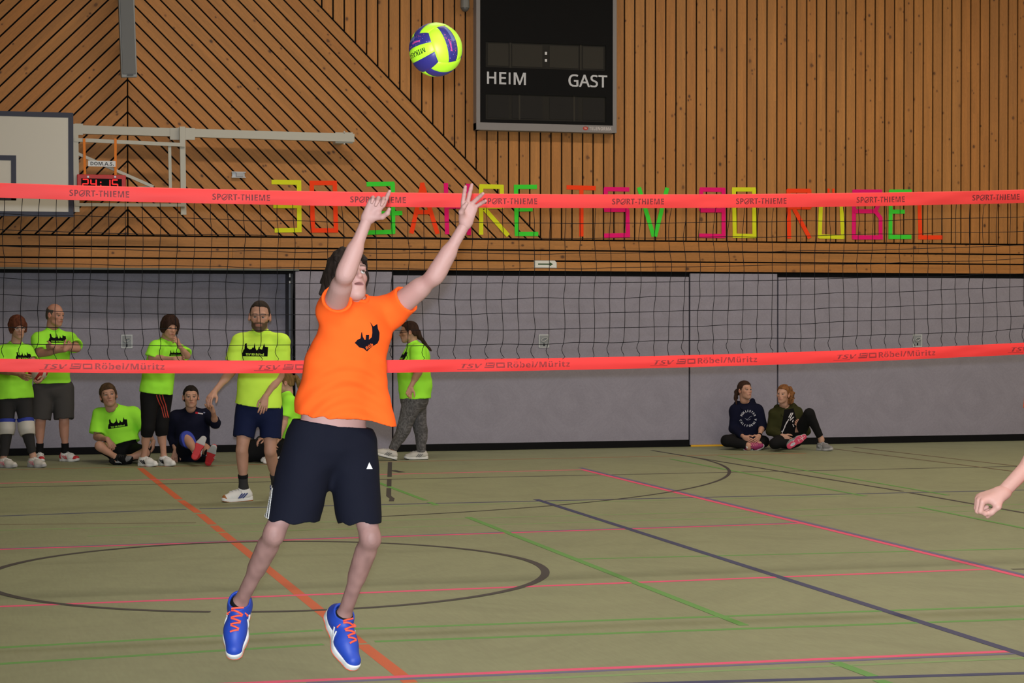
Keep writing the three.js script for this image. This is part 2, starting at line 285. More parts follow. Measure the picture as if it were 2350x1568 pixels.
// ---------------------------------------------------------------- scoreboard
{
  const z = ZW + 0.16, a = onZ(1093, 298, z), b = onZ(1415.5, 306, z), yb = (a.y + b.y) / 2, w = b.x - a.x, top = 6.1, h = top - yb;
  const t = thing('scoreboard', 'large black wall scoreboard in a grey frame reading HEIM and GAST', 'scoreboard', [(a.x + b.x) / 2, yb, z - 0.15]);
  const fr = mat(lin(0.22, 0.205, 0.21), 0.55), blk = matte(lin(0.004, 0.004, 0.0045), 0.7), glass = matte(lin(0.02, 0.0185, 0.016), 0.6), off = matte(lin(0.034, 0.031, 0.026), 0.6), white = mat(lin(0.62, 0.62, 0.65), 0.6);
  const fw = w * 0.0285, fb = w * 0.052;
  part('frame_side', box(fw, h, 0.15, -w / 2 + fw / 2, h / 2, 0.075, 0.006), fr, t); part('frame_side', box(fw, h, 0.15, w / 2 - fw / 2, h / 2, 0.075, 0.006), fr, t);
  const fbm = part('frame_bottom', box(w, fb, 0.15, 0, fb / 2, 0.0752, 0.006), fr, t); part('frame_top', box(w, fb, 0.15, 0, h - fb / 2, 0.0752, 0.006), fr, t);
  const U = w / 322.5;                                                // one photo pixel on the board's face
  const hole = [[22, 138, 276, 56], [22, 24, 276, 56]];               // display windows: left, bottom, width, height
  const s = new THREE.Shape(); s.moveTo(-w / 2 + fw, fb); s.lineTo(w / 2 - fw, fb); s.lineTo(w / 2 - fw, h - fb); s.lineTo(-w / 2 + fw, h - fb);
  for (const q of hole) { const x = -w / 2 + q[0] * U, y = q[1] * U, e = new THREE.Path(); e.moveTo(x, y); e.lineTo(x, y + q[3] * U); e.lineTo(x + q[2] * U, y + q[3] * U); e.lineTo(x + q[2] * U, y); s.holes.push(e); }
  const face = new THREE.ExtrudeGeometry(s, { depth: 0.01, bevelEnabled: false }); face.translate(0, 0, 0.125); part('front_panel', face, blk, t);
  for (const [k, q] of hole.entries()) {
    const x = -w / 2 + q[0] * U, y = q[1] * U, W = q[2] * U, H = q[3] * U;
    const dsp = part('display_window', box(W + 0.02, H + 0.02, 0.02, x + W / 2, y + H / 2, 0.105), glass, t);
    for (const f of k ? [0.28, 0.735] : [0.205, 0.79]) part('divider', box(0.022, H, 0.008, x + W * f, y + H / 2, 0.118), off, dsp);
    for (const [f, g] of [[0.02, 0.19], [0.22, 0.47], [0.53, 0.77], [0.81, 0.98]]) part('digit_panel', box(W * (g - f), H * 0.86, 0.005, x + W * (f + g) / 2, y + H / 2, 0.117), k ? matte(lin(0.017, 0.016, 0.0155), 0.6) : off, dsp);
    if (!k) for (const f of [0.34, 0.62]) part('colon_dot', box(0.028, 0.034, 0.008, x + W * 0.499, y + H * f, 0.121), white, dsp);
  }
  const text = (str, px, py, pw, ph, sp, font, col, m0 = {}, zz = 0.1362, parent = t, name = 'lettering') => {
    const tx = canvasTex(512, Math.max(32, Math.round(512 * ph / pw)), (c, cw, ch) => { c.clearRect(0, 0, cw, ch); c.fillStyle = col; c.textBaseline = 'alphabetic'; c.font = (str.length > 5 ? 'bold ' : '') + Math.round(ch * 1.34) + 'px ' + font; const em = Math.round(ch * 1.34), mw = sansText(c, str, 0, 0, em, false); c.save(); c.scale(cw / mw, 1); sansText(c, str, 0, ch * 0.975, em, true); if (str.length < 5) { c.strokeStyle = col; c.lineWidth = ch * 0.035; for (const [i, k] of [...str].entries()) if (k !== 'I') c.strokeText(k, sansText(c, str.slice(0, i), 0, 0, em, false), ch * 0.975); } c.restore(); });
    const g = new THREE.PlaneGeometry(pw * U, ph * U); g.translate(-w / 2 + (px + pw / 2) * U, (py + ph / 2) * U, zz);
    part(name, g, new THREE.MeshStandardMaterial({ map: tx, transparent: true, alphaTest: 0.4, roughness: 0.6, color: lin(0.8, 0.8, 0.8) }), parent);
  };
  text('HEIM', 21.5, 101, 95, 27, 0, 'sans-serif', '#d3d5dd'); text('GAST', 209, 101, 92, 27, 0, 'sans-serif', '#d3d5dd');
  text('TELENORMA', 258, 5.5, 52, 7.5, 0, 'sans-serif', '#d8cfd0', {}, 0.1512);
  const lg = canvasTex(96, 64, (c, cw, ch) => { c.fillStyle = '#b02a1c'; c.beginPath(); c.ellipse(48, 32, 44, 29, 0, 0, 7); c.fill(); c.fillStyle = '#e0d0cc'; c.font = 'bold 34px sans-serif'; c.fillText('TN', 25, 44); });
  const g = new THREE.PlaneGeometry(13 * U, 9 * U); g.translate(-w / 2 + 249.5 * U, 9.2 * U, 0.1514); part('emblem', g, new THREE.MeshStandardMaterial({ map: lg, transparent: true, alphaTest: 0.1, roughness: 0.6 }), t);
}
// ---------------------------------------------------------------- column loudspeaker
{
  const a = P(292, 90, 23.2);
  const top = P(288, -70, 23.15), bot = P(297, 178, 23.3), L = top.distanceTo(bot), t = thing('column_loudspeaker', 'tall narrow grey column loudspeaker hung on the timber wall', 'loudspeaker', bot);
  const w = 0.178, g0 = mat(lin(0.27, 0.285, 0.3), 0.6), gr = mat(lin(0.24, 0.25, 0.265), 0.9, { map: dataTex(64, 64, (x, y) => { const v = (x % 4 < 2) !== (y % 4 < 2) ? 245 : 175; return [v, v, v]; }) });
  const body = new THREE.Group(); body.name = 'cabinet_frame'; const q = new THREE.Quaternion().setFromUnitVectors(V(0, 1, 0), top.clone().sub(bot).normalize());
  const add = (n, g, m) => { g.applyQuaternion(q); part(n, g, m, t); };
  add('cabinet', box(w, L, 0.13, 0, L / 2, -0.07, 0.012), g0);
  const gg = box(w - 0.03, L - 0.06, 0.012, 0, L / 2 + 0.01, 0.0, 0.004); planeMap(gg, (x, y) => [x * 12, y * 12]); add('grille', gg, gr);
  add('name_plate', box(0.07, 0.012, 0.004, 0.01, 0.028, 0.007), mat(lin(0.05, 0.05, 0.055), 0.5));
  for (const k of [0.3, 0.75]) add('wall_bracket', box(0.05, 0.06, 0.75, 0, L * k, -0.5), g0);
  void a; void body;
}
// ---------------------------------------------------------------- small wall fittings
{
  const c = onZ(548, 401, ZW + 0.05), t = thing('wall_bracket', 'small grey metal bracket screwed to the slanting timber boards', 'bracket', [c.x, c.y, ZW]);
  part('base_plate', box(0.15, 0.07, 0.012, 0, 0, 0.008, 0.003), steel, t); part('clamp_bar', box(0.17, 0.014, 0.03, 0, 0.03, 0.03, 0.003), steel, t); part('clamp_bar', box(0.17, 0.014, 0.03, 0, -0.03, 0.03, 0.003), steel, t);
  part('sensor_block', box(0.085, 0.05, 0.04, 0.012, 0, 0.035, 0.006), mat(lin(0.4, 0.4, 0.43), 0.5), t);
  const c2 = onZ(1067, 6, ZW + 0.1), t2 = thing('wall_spotlight', 'small round grey wall fitting left of the scoreboard top', 'wall fitting', [c2.x, c2.y, ZW]);
  const cyl = new THREE.CylinderGeometry(0.052, 0.056, 0.17, 20); cyl.translate(0, 0.02, 0.1); part('casing', cyl, mat(lin(0.17, 0.17, 0.16), 0.5), t2);
  const lens = new THREE.SphereGeometry(0.05, 16, 8, 0, 7, 1.6, 1.6); lens.translate(0, -0.062, 0.1); part('lens', lens, mat(lin(0.1, 0.1, 0.1), 0.3), t2);
  part('bracket_arm', box(0.03, 0.06, 0.1, 0, 0.03, 0.04), steel, t2);
  // direction sign
  const s0 = onZ(1226, 615, ZW + 0.012), s1 = onZ(1278, 598, ZW + 0.012), w = s1.x - s0.x, h = s1.y - s0.y;
  const sg = thing('arrow_sign', 'white sign with a dark green arrow pointing right above the grey doors', 'sign', [(s0.x + s1.x) / 2, s0.y, ZW]);
  const tx = canvasTex(320, 112, (c3, cw, ch) => { c3.fillStyle = '#e3e4e0'; c3.fillRect(0, 0, cw, ch); c3.strokeStyle = '#a9aaa8'; c3.lineWidth = 5; c3.strokeRect(4, 4, cw - 8, ch - 8); c3.fillStyle = '#234a22'; c3.fillRect(56, 46, 176, 20); c3.beginPath(); c3.moveTo(222, 28); c3.lineTo(268, 56); c3.lineTo(222, 84); c3.fill(); });
  const sh = new THREE.Shape(); sh.moveTo(-w / 2, 0); sh.lineTo(w / 2, 0); sh.lineTo(w / 2, h * 0.72); sh.lineTo(w / 2 - h * 0.3, h); sh.lineTo(-w / 2, h);
  const g = new THREE.ExtrudeGeometry(sh, { depth: 0.008, bevelEnabled: false }); planeMap(g, (x, y) => [x / w + 0.5, y / h]); part('sign_plate', g, mat(0xffffff, 0.6, { map: tx }), sg);
}
// ---------------------------------------------------------------- basketball backboard on its wall frame
{
  const z = ZW + 0.62, cream = mat(lin(0.46, 0.45, 0.4), 0.5), bordM = mat(lin(0.012, 0.014, 0.04), 0.5), whiteB = mat(lin(0.6, 0.58, 0.53), 0.55);
  const tr = onZ(166, 259, z), br = onZ(171, 498, z), H = tr.y - br.y, W = 1.8, xr = (tr.x + br.x) / 2, y0 = br.y;
  const t = thing('basketball_backboard', 'white basketball backboard with dark blue border on a cream steel wall frame', 'backboard', [xr - W / 2, y0, z]);
  part('board_panel', box(W, H, 0.03, 0, H / 2, -0.015, 0.004), whiteB, t);
  const bw = 0.055; const fr = (x0, x1, ya, yb, n) => part(n, box(x1 - x0, yb - ya, 0.008, (x0 + x1) / 2, (ya + yb) / 2, 0.002), bordM, t);
  fr(-W / 2, W / 2, 0, bw, 'border_line'); fr(-W / 2, W / 2, H - bw, H, 'border_line'); fr(-W / 2, -W / 2 + bw, bw, H - bw, 'border_line'); fr(W / 2 - bw, W / 2, bw, H - bw, 'border_line');
  const q = onZ(37, 357, z), qx = q.x - (xr - W / 2), qy = q.y - y0, tw = 0.055;
  fr(-qx, qx, qy - tw, qy, 'target_line'); fr(qx - tw, qx, qy - 0.5, qy - tw, 'target_line'); fr(-qx, -qx + tw, qy - 0.5, qy - tw, 'target_line'); fr(-qx, qx, qy - 0.5, qy - 0.5 + tw, 'target_line');
  // hoop (just outside the frame of view)
  const hoop = new THREE.TorusGeometry(0.23, 0.01, 8, 32); hoop.rotateX(Math.PI / 2); hoop.translate(0, qy - 0.42, 0.36); part('hoop_ring', hoop, mat(lin(0.6, 0.12, 0.03), 0.5), t); part('hoop_bracket', box(0.12, 0.03, 0.14, 0, qy - 0.42, 0.07), mat(lin(0.6, 0.12, 0.03), 0.5), t);
  const zz = ZW + 0.36, zb = zz - z, L = (px, py, d = 0) => { const v = onZ(px, py, zz + d); return V(v.x - (xr - W / 2), v.y - y0, zb + d); };
  const rod = (n, a, b, w2, h2, d) => part(n, bar(L(...a, d), L(...b, d), w2, h2 ?? w2), cream, t);
  rod('main_beam', [176, 297.5], [812, 317], 0.08, 0.095, -0.08);
  for (const px of [779, 800]) rod('beam_collar', [px, 304], [px, 329], 0.012, 0.1, -0.075);
  rod('beam_pin', [790, 301], [790, 305], 0.015, 0.015, -0.06); rod('beam_pin', [790, 328], [790, 332], 0.015, 0.015, -0.06);
  rod('frame_post', [418, 291], [421, 493], 0.062, 0.062, 0.02);
  for (const px of [401, 436]) rod('flange', [px, 294], [px, 321], 0.035, 0.11, -0.05);
  rod('flange', [181, 284], [181, 310], 0.03, 0.09, -0.04);
  rod('frame_post', [173, 285], [176, 487], 0.045, 0.06, 0.05);
  rod('upper_tube', [170, 321], [424, 333], 0.042, 0.042, 0.06);
  rod('lower_tube', [172, 470], [424, 471], 0.036, 0.036, 0.06);
  rod('inner_post', [389, 334], [391, 440], 0.03, 0.034, 0.045);
  rod('brace', [172, 350], [352, 429], 0.028, 0.034, 0.06);
  rod('brace', [172, 440], [352, 430], 0.028, 0.034, 0.03);
  for (const [a, b] of [[-0.75, 0.1], [0.75, 0.1], [-0.75, H - 0.15], [0.75, H - 0.15]]) part('board_bracket', box(0.06, 0.06, 0.3, a, b, -0.17), cream, t);
  { const a = L(812, 317, -0.08), b = L(418, 305, -0.08); for (const v of [a.clone().setX(a.x - 0.15), b, V(-1.1, b.y + 0.06, b.z)]) part('wall_bracket', box(0.1, 0.12, 0.3, v.x, v.y, v.z - 0.15), cream, t); }
  rod('main_beam', [-260, 284], [176, 297.5], 0.08, 0.095, -0.08);
  // shot clock on straps
  const zc = ZW + 0.47, c0 = onZ(177, 434, zc), c1 = onZ(289, 402, zc), cw = c1.x - c0.x, chh = c1.y - c0.y + 0.03;
  const sc = thing('shot_clock', 'red shot clock with glowing digits hanging on orange straps under the frame', 'shot clock', [(c0.x + c1.x) / 2, c1.y - chh, zc]);
  const red = mat(lin(0.5, 0.02, 0.02), 0.5), led = new THREE.MeshStandardMaterial({ color: 0x300000, emissive: lin(1, 0.03, 0.03), emissiveIntensity: 1.1 });
  part('casing', box(cw, chh, 0.06, 0, chh / 2, -0.03, 0.008), red, sc);
  const dw = cw * 0.83, dh = chh * 0.62, dsp = part('display_face', box(dw, dh, 0.006, 0, chh * 0.46, 0.002), black, sc);
  const seg = { 0: 'abcdef', 1: 'bc', 2: 'abged', 4: 'fgbc', 5: 'afgcd' };
  [['2', -0.4], ['4', -0.2], ['1', 0.14], ['5', 0.33]].forEach(([ch, fx]) => {
    const sw = dw * 0.13, hh = dh * 0.4, cx = fx * dw, cy = chh * 0.46, th = 0.014, gs = [];
    const H1 = y => box(sw, th, 0.004, cx, cy + y, 0.008), V1 = (x, y) => box(th, hh, 0.004, cx + x * sw / 2, cy + y, 0.008);
    for (const s of seg[ch]) gs.push(s === 'a' ? H1(hh) : s === 'g' ? H1(0) : s === 'd' ? H1(-hh) : s === 'b' ? V1(1, hh / 2) : s === 'c' ? V1(1, -hh / 2) : s === 'f' ? V1(-1, hh / 2) : V1(-1, -hh / 2));
    part('digit', mergeGeometries(gs), led, dsp);
  });
  part('colon', mergeGeometries([box(0.014, 0.016, 0.004, -0.01, chh * 0.56, 0.008), box(0.014, 0.016, 0.004, -0.01, chh * 0.38, 0.008)]), led, dsp);
  const orange = mat(lin(0.75, 0.2, 0.01), 0.7);
  for (const [a, b] of [[193, 195], [265, 265]]) { const p0 = onZ(a, 318, zc - 0.02), p1 = onZ(b, 404, zc - 0.02); part('strap', bar(V(p0.x - sc.position.x, p0.y - sc.position.y, -0.02), V(p1.x - sc.position.x, p1.y - sc.position.y, -0.02), 0.028, 0.006, V(0, 0, 1)), orange, sc); }
  for (const a of [202, 264]) { const p0 = onZ(a, 406, zc); part('screw', new THREE.CylinderGeometry(0.012, 0.012, 0.01, 10).rotateX(Math.PI / 2).translate(p0.x - sc.position.x, p0.y - sc.position.y, 0.004), steel, sc); }
  const n0 = onZ(202, 382, zc), n1 = onZ(265, 370, zc), nw = n1.x - n0.x, nh = n1.y - n0.y;
  const pt = canvasTex(256, 52, (c, w, h) => { c.fillStyle = '#d5d7dc'; c.fillRect(0, 0, w, h); c.fillStyle = '#20242f'; c.font = 'bold 44px sans-serif'; c.save(); c.scale((w - 30) / c.measureText('DOM.A.S.').width, 1); c.fillText('DOM.A.S.', 15, 42); c.restore(); });
  const ng = box(nw, nh, 0.005, (n0.x + n1.x) / 2 - sc.position.x, n0.y + nh / 2 - sc.position.y, 0.01); planeMap(ng, (x, y) => [(x + sc.position.x - n0.x) / nw, (y + sc.position.y - n0.y) / nh]); part('name_plate', ng, mat(0xffffff, 0.5, { map: pt }), sc);
}
// ---------------------------------------------------------------- fluorescent tape letters
{
  const C = { y: matte(lin(0.74, 0.78, 0.025)), r: matte(lin(1.0, 0.065, 0.015)), g: matte(lin(0.06, 0.72, 0.05)), p: matte(lin(0.85, 0.012, 0.19)) }, CN = { y: 'yellow', r: 'red', g: 'green', p: 'pink' };
  const L = [   // name, colour, label tail, strokes in photo pixels [x0,y0,x1,y1]
    ['3', 'y', 'first of the whole banner', [[623, 418, 686, 419], [686, 414, 687, 533], [627, 473, 686, 473], [630, 529, 692, 528]]],
    ['0', 'r', 'second of the banner', [[711, 420, 772, 420], [715, 416, 718, 534], [768, 416, 771, 534], [716, 529, 775, 529]]],
    ['J', 'g', 'shaped like a J with a crossbar', [[841, 423, 905, 422], [901, 420, 902, 536], [870, 490, 923, 489], [841, 534, 906, 532]]],
    ['A', 'r', 'third last in the word after the number', [[970, 420, 944, 536], [968, 420, 1004, 537], [955, 487, 992, 487]]],
    ['H', 'p', 'behind the raised right-hand arm', [[1023, 420, 1026, 538], [1074, 422, 1076, 540], [1020, 474, 1076, 474]]],
    ['R', 'y', 'right of the raised arm', [[1104, 425, 1104, 539], [1100, 428, 1155, 429], [1151, 425, 1152, 478], [1100, 474, 1156, 474], [1112, 480, 1166, 541]]],
    ['E', 'g', 'closing the first word', [[1184, 424, 1186, 542], [1180, 429, 1232, 429], [1184, 481, 1222, 480], [1184, 537, 1235, 537]]],
    ['T', 'r', 'opening the club initials', [[1300, 430, 1367, 432], [1334, 431, 1334, 543]]],
    ['S', 'p', 'between the red T and the green V', [[1386, 434, 1444, 435], [1390, 432, 1390, 482], [1386, 482, 1442, 482], [1439, 480, 1441, 545], [1386, 541, 1443, 540]]],
    ['V', 'g', 'closing the club initials', [[1466, 430, 1500, 543], [1531, 431, 1503, 543]]],
    ['9', 'p', 'right of the green V', [[1606, 435, 1664, 436], [1609, 434, 1609, 484], [1606, 483, 1664, 483], [1660, 433, 1660, 546], [1604, 541, 1662, 542]]],
    ['0', 'y', 'right of the pink nine', [[1680, 435, 1734, 435], [1684, 433, 1686, 546], [1730, 433, 1731, 546], [1681, 541, 1733, 542]]],
    ['R', 'r', 'opening the last word', [[1809, 435, 1811, 548], [1806, 438, 1860, 438], [1857, 436, 1858, 478], [1806, 476, 1860, 476], [1822, 480, 1858, 547]]],
    ['U', 'y', 'with two umlaut dots', [[1884, 456, 1881, 547], [1930, 452, 1934, 548], [1879, 543, 1936, 544], [1901, 433, 1901, 443], [1912, 433, 1912, 443]]],
    ['B', 'p', 'between yellow and green in the last word', [[1960, 438, 1959, 549], [1956, 440, 2024, 440], [2020, 439, 2020, 470], [1960, 485, 2014, 485], [2020, 462, 2008, 485], [2008, 485, 2020, 500], [2020, 498, 2020, 549], [1957, 545, 2025, 545]]],
    ['E', 'g', 'in the last word', [[2044, 437, 2043, 549], [2041, 440, 2092, 440], [2041, 486, 2076, 486], [2040, 544, 2091, 544]]],
    ['L', 'r', 'last of the banner', [[2109, 440, 2112, 549], [2107, 545, 2163, 545]]]];
  for (const [n, c, tail, st] of L) {
    let x = 0, y = 9; for (const s of st) { const a = onZ(s[0], s[1], ZW), b = onZ(s[2], s[3], ZW); x += (a.x + b.x) / 2 / st.length; y = Math.min(y, a.y, b.y); }
    const kind = /\d/.test(n) ? 'numeral' : 'letter', t = thing('tape_' + kind, `${CN[c]} tape ${kind} ${n} on the timber wall, ${tail}`, kind, [x, y, ZW]);
    st.forEach((s, i) => { const a = onZ(s[0], s[1], ZW), b = onZ(s[2], s[3], ZW); const um = n === 'U' && i > 2; part('tape_strip', bar(V(a.x - x, a.y - y, 0.004 + i * 0.0012), V(b.x - x, b.y - y, 0.004 + i * 0.0012), um ? 0.03 : 0.054, 0.0016, V(0, 0, 1)), um ? C.r : C[c], t); });
  }
}
// ---------------------------------------------------------------- volleyball net
const ZN = -12.1, netTop = x => 2.388 + 0.0044 * (x - 2.4) ** 2, netBot = x => 1.381 + 0.0046 * (x - 2.4) ** 2;
{
  const xa = -2.9, xb = 7.9, t = thing('volleyball_net', 'dark volleyball net with fluorescent red top and bottom bands', 'net', [2.5, 0, ZN]);
  const w = 1.0, band = (y, h, sag, draw, per, x0, name, cw, ch) => {
    const tx = canvasTex(cw, ch, draw); tx.wrapS = THREE.RepeatWrapping;
    const g = new THREE.BoxGeometry(xb - xa, h, 0.006, 160, 6, 1), p = g.attributes.position;
    planeMap(g, (x, yy) => [(x + (xa + xb) / 2 - x0) / per + 0.5, yy / h + 0.5]);
    for (let i = 0; i < p.count; i++) { const x = p.getX(i) + (xa + xb) / 2, v = p.getY(i) / h; p.setXYZ(i, x - 2.5, sag(x) + y + p.getY(i) * (1 + 0.02 * noise(x * 3, 1, 3)), p.getZ(i) + 0.005 * noise(x * 5, v * 2, 8) + 0.006 * Math.cos(v * 3)); }
    g.computeVertexNormals(); return part(name, g, mat(0xffffff, 0.6, { map: tx }), t);
  };
  const sport = (c, cw, ch) => {
    c.fillStyle = '#ff4040'; c.fillRect(0, 0, cw, ch); c.fillStyle = '#ff5a50'; c.fillRect(0, 0, cw, 6);
    const W = cw * 0.42, x = (cw - W) / 2; c.fillStyle = '#7c1f26'; c.font = 'bold 64px sans-serif';
    c.save(); c.translate(x, ch * 0.74); const o = c.measureText('SP').width, ow = c.measureText('O').width, s = W / (o + ow + sansText(c, 'RT-THIEME', 0, 0, 64, false)); c.scale(s, 1); c.fillText('SP', 0, 0); sansText(c, 'RT-THIEME', o + ow, 0, 64, true);
    c.strokeStyle = '#7c1f26'; c.lineWidth = 6; c.beginPath(); c.ellipse(o + ow * 0.5, -22, ow * 0.4, 22, 0.5, 0, 7); c.stroke(); c.lineWidth = 9; c.beginPath(); c.moveTo(o + ow * 0.1, -8); c.quadraticCurveTo(o + ow * 0.6, -10, o + ow * 1.0, -46); c.stroke(); c.restore();
    c.globalAlpha = 0.45; c.fillStyle = '#ff4040'; for (let i = 0; i < 40; i++) c.fillRect(x + hash(i, 1, 2) * W, ch * 0.2 + hash(i, 5, 2) * ch * 0.5, 4 + hash(i, 2, 9) * 10, 4 + hash(i, 3, 3) * 18); c.globalAlpha = 1;
  };
  const tsv = (c, cw, ch) => {
    c.fillStyle = '#ff3b3b'; c.fillRect(0, 0, cw, ch); const col = '#a02a30';
    const W = cw * 0.575, x = (cw - W) / 2; c.fillStyle = col; c.textBaseline = 'alphabetic';
    const put = (s, a, b, sz, f, it) => { c.font = (it || '') + 'bold ' + sz + 'px ' + f; c.save(); c.translate(x + W * a, ch * 0.72); c.scale(W * (b - a) / c.measureText(s).width, 1); c.fillText(s, 0, 0); c.restore(); };
    put('TSV', 0.01, 0.2, 50, 'sans-serif', 'italic '); c.fillRect(x - 4, ch * 0.78, W * 0.16, 4);
    c.lineWidth = 10; c.strokeStyle = col; const y0 = ch * 0.3, y1 = ch * 0.72;   // squared 90
    c.beginPath(); c.moveTo(x + W * 0.325, y0 + 22); c.lineTo(x + W * 0.25, y0 + 22); c.lineTo(x + W * 0.255, y0 + 4); c.lineTo(x + W * 0.325, y0 + 4); c.lineTo(x + W * 0.315, y1 - 5); c.lineTo(x + W * 0.235, y1 - 5); c.stroke();
    c.strokeRect(x + W * 0.345, y0 + 5, W * 0.065, y1 - y0 - 10);
    put('Röbel/Müritz', 0.43, 1.0, 62, 'sans-serif');
    c.globalAlpha = 0.42; c.fillStyle = '#ff3b3b'; for (let i = 0; i < 60; i++) c.fillRect(x + hash(i, 1, 7) * W, ch * 0.2 + hash(i, 5, 7) * ch * 0.55, 6 + hash(i, 2, 9) * 16, 4 + hash(i, 3, 3) * 20); c.globalAlpha = 1;
  };
  band(-0.043, 0.086, netTop, sport, 0.822, 0.841, 'top_band', 1024, 110);
  band(-0.039, 0.076, netBot, tsv, 1.237, 0.858, 'bottom_band', 1536, 100);
  // mesh cords
  const gs = [], cord = (pts, r) => gs.push(new THREE.TubeGeometry(new THREE.CatmullRomCurve3(pts), pts.length * 3, r, 3));
  const rows = 10, r = 0.0022, knot = (x, k) => { const f = k / rows, a = netTop(x) - 0.086, b = netBot(x); const loose = Math.max(0, f - 0.55) / 0.45; return V(x - 2.5 + 0.006 * noise(x * 9, k * 3.1, 1) + 0.012 * noise(x * 0.9, k * 0.5, 4), b + (a - b) * (1 - f * 1.005) + 0.006 * noise(x * 4, k * 7, 2), 0.004 * noise(x * 5, k, 3) + 0 * loose); };
  for (let x = xa + 0.05; x < xb - 0.02; x += 0.0985) {
    const pts = []; for (let k = 0; k <= rows; k++) { const p = knot(x, k); pts.push(p); if (k >= rows - 1 && k < rows) { const hs = hash(Math.round(x * 100), 1, 1); pts.push(V(p.x - 0.008 - 0.008 * hs, p.y - 0.035, p.z + 0.006), V(p.x - 0.004, p.y - 0.065, p.z), V(p.x + 0.012 * hs, p.y - 0.085, p.z)); } } cord(pts, r);
  }
  for (let k = 1; k < rows; k++) { const pts = []; for (let x = xa; x <= xb; x += 0.0985) pts.push(knot(x + 0.03, k)); gs.push(new THREE.TubeGeometry(new THREE.CatmullRomCurve3(pts), pts.length * 2, r, 3)); }
  part('net_mesh', mergeGeometries(gs), matte(lin(0.008, 0.008, 0.011), 0.9), t, 'stuff');
  for (const [x, n] of [[xa - 0.35, 'left'], [xb + 0.35, 'right']]) {
    const po = thing('net_post', `silver steel volleyball post at the ${n} end of the net`, 'post', [x, 0, ZN]);
    const c = new THREE.CylinderGeometry(0.045, 0.045, 2.55, 20); c.translate(0, 1.275, 0); part('tube', c, steel, po); part('floor_collar', new THREE.CylinderGeometry(0.09, 0.1, 0.03, 20).translate(0, 0.015, 0), black, po); part('winch', box(0.1, 0.16, 0.09, 0, 1.1, 0.07, 0.01), steel, po);
    const s = x < 2 ? 1 : -1, e = x < 2 ? xa : xb; for (const y of [netTop(e) - 0.01, netBot(e) - 0.04]) part('tension_rope', bar(V(s * 0.03, y, 0), V(e - x, y, 0), 0.008, 0.008), black, po);
  }
}
// ---------------------------------------------------------------- bodies: joints -> smooth distance field -> one continuous mesh
const cv = (r, u, t) => RGT.clone().multiplyScalar(r).addScaledVector(UPV, u).addScaledVector(FWD, -t);   // right, up, towards the viewer
const mix = (a, b, t) => a.clone().lerp(b, t);
function cap(a, b, ra, rb = ra) {
  const ax = a.x, ay = a.y, az = a.z, dx = b.x - ax, dy = b.y - ay, dz = b.z - az, L = dx * dx + dy * dy + dz * dz || 1e-9, dr = rb - ra;
  return (x, y, z) => { x -= ax; y -= ay; z -= az; let t = (x * dx + y * dy + z * dz) / L; t = t < 0 ? 0 : t > 1 ? 1 : t; x -= dx * t; y -= dy * t; z -= dz * t; return Math.sqrt(x * x + y * y + z * z) - ra - dr * t; };
}
function fcap(a, b, A, B, side) {                                     // flattened capsule: [half width, half depth] at each end
  const u = b.clone().sub(a), L = u.length() || 1e-6; u.divideScalar(L); const s = side.clone().addScaledVector(u, -side.dot(u)).normalize(), n = new THREE.Vector3().crossVectors(u, s);
  return (x, y, z) => {
    x -= a.x; y -= a.y; z -= a.z; const h = x * u.x + y * u.y + z * u.z, t = h < 0 ? 0 : h > L ? 1 : h / L, w = A[0] + (B[0] - A[0]) * t, d = A[1] + (B[1] - A[1]) * t, m = Math.min(w, d);
    const qs = (x * s.x + y * s.y + z * s.z) / w, qn = (x * n.x + y * n.y + z * n.z) / d, qu = (h - t * L) / m; return (Math.sqrt(qs * qs + qn * qn + qu * qu) - 1) * m;
  };
}
function ell(cx, cy, cz, rx, ry, rz) {
  return (x, y, z) => { x -= cx; y -= cy; z -= cz; const a = x / rx, b = y / ry, c = z / rz, k0 = Math.sqrt(a * a + b * b + c * c), e = a / rx, f = b / ry, g = c / rz, k1 = Math.sqrt(e * e + f * f + g * g); return k1 < 1e-6 ? -Math.min(rx, ry, rz) : k0 * (k0 - 1) / k1; };
}
const smin = (a, b, k) => { const h = Math.max(k - Math.abs(a - b), 0) / k; return Math.min(a, b) - h * h * k * 0.25; };
const smax = (a, b, k) => -smin(-a, -b, k);
const U = (k, fs) => (x, y, z) => { let d = fs[0](x, y, z); for (let i = 1; i < fs.length; i++) d = smin(d, fs[i](x, y, z), k); return d; };
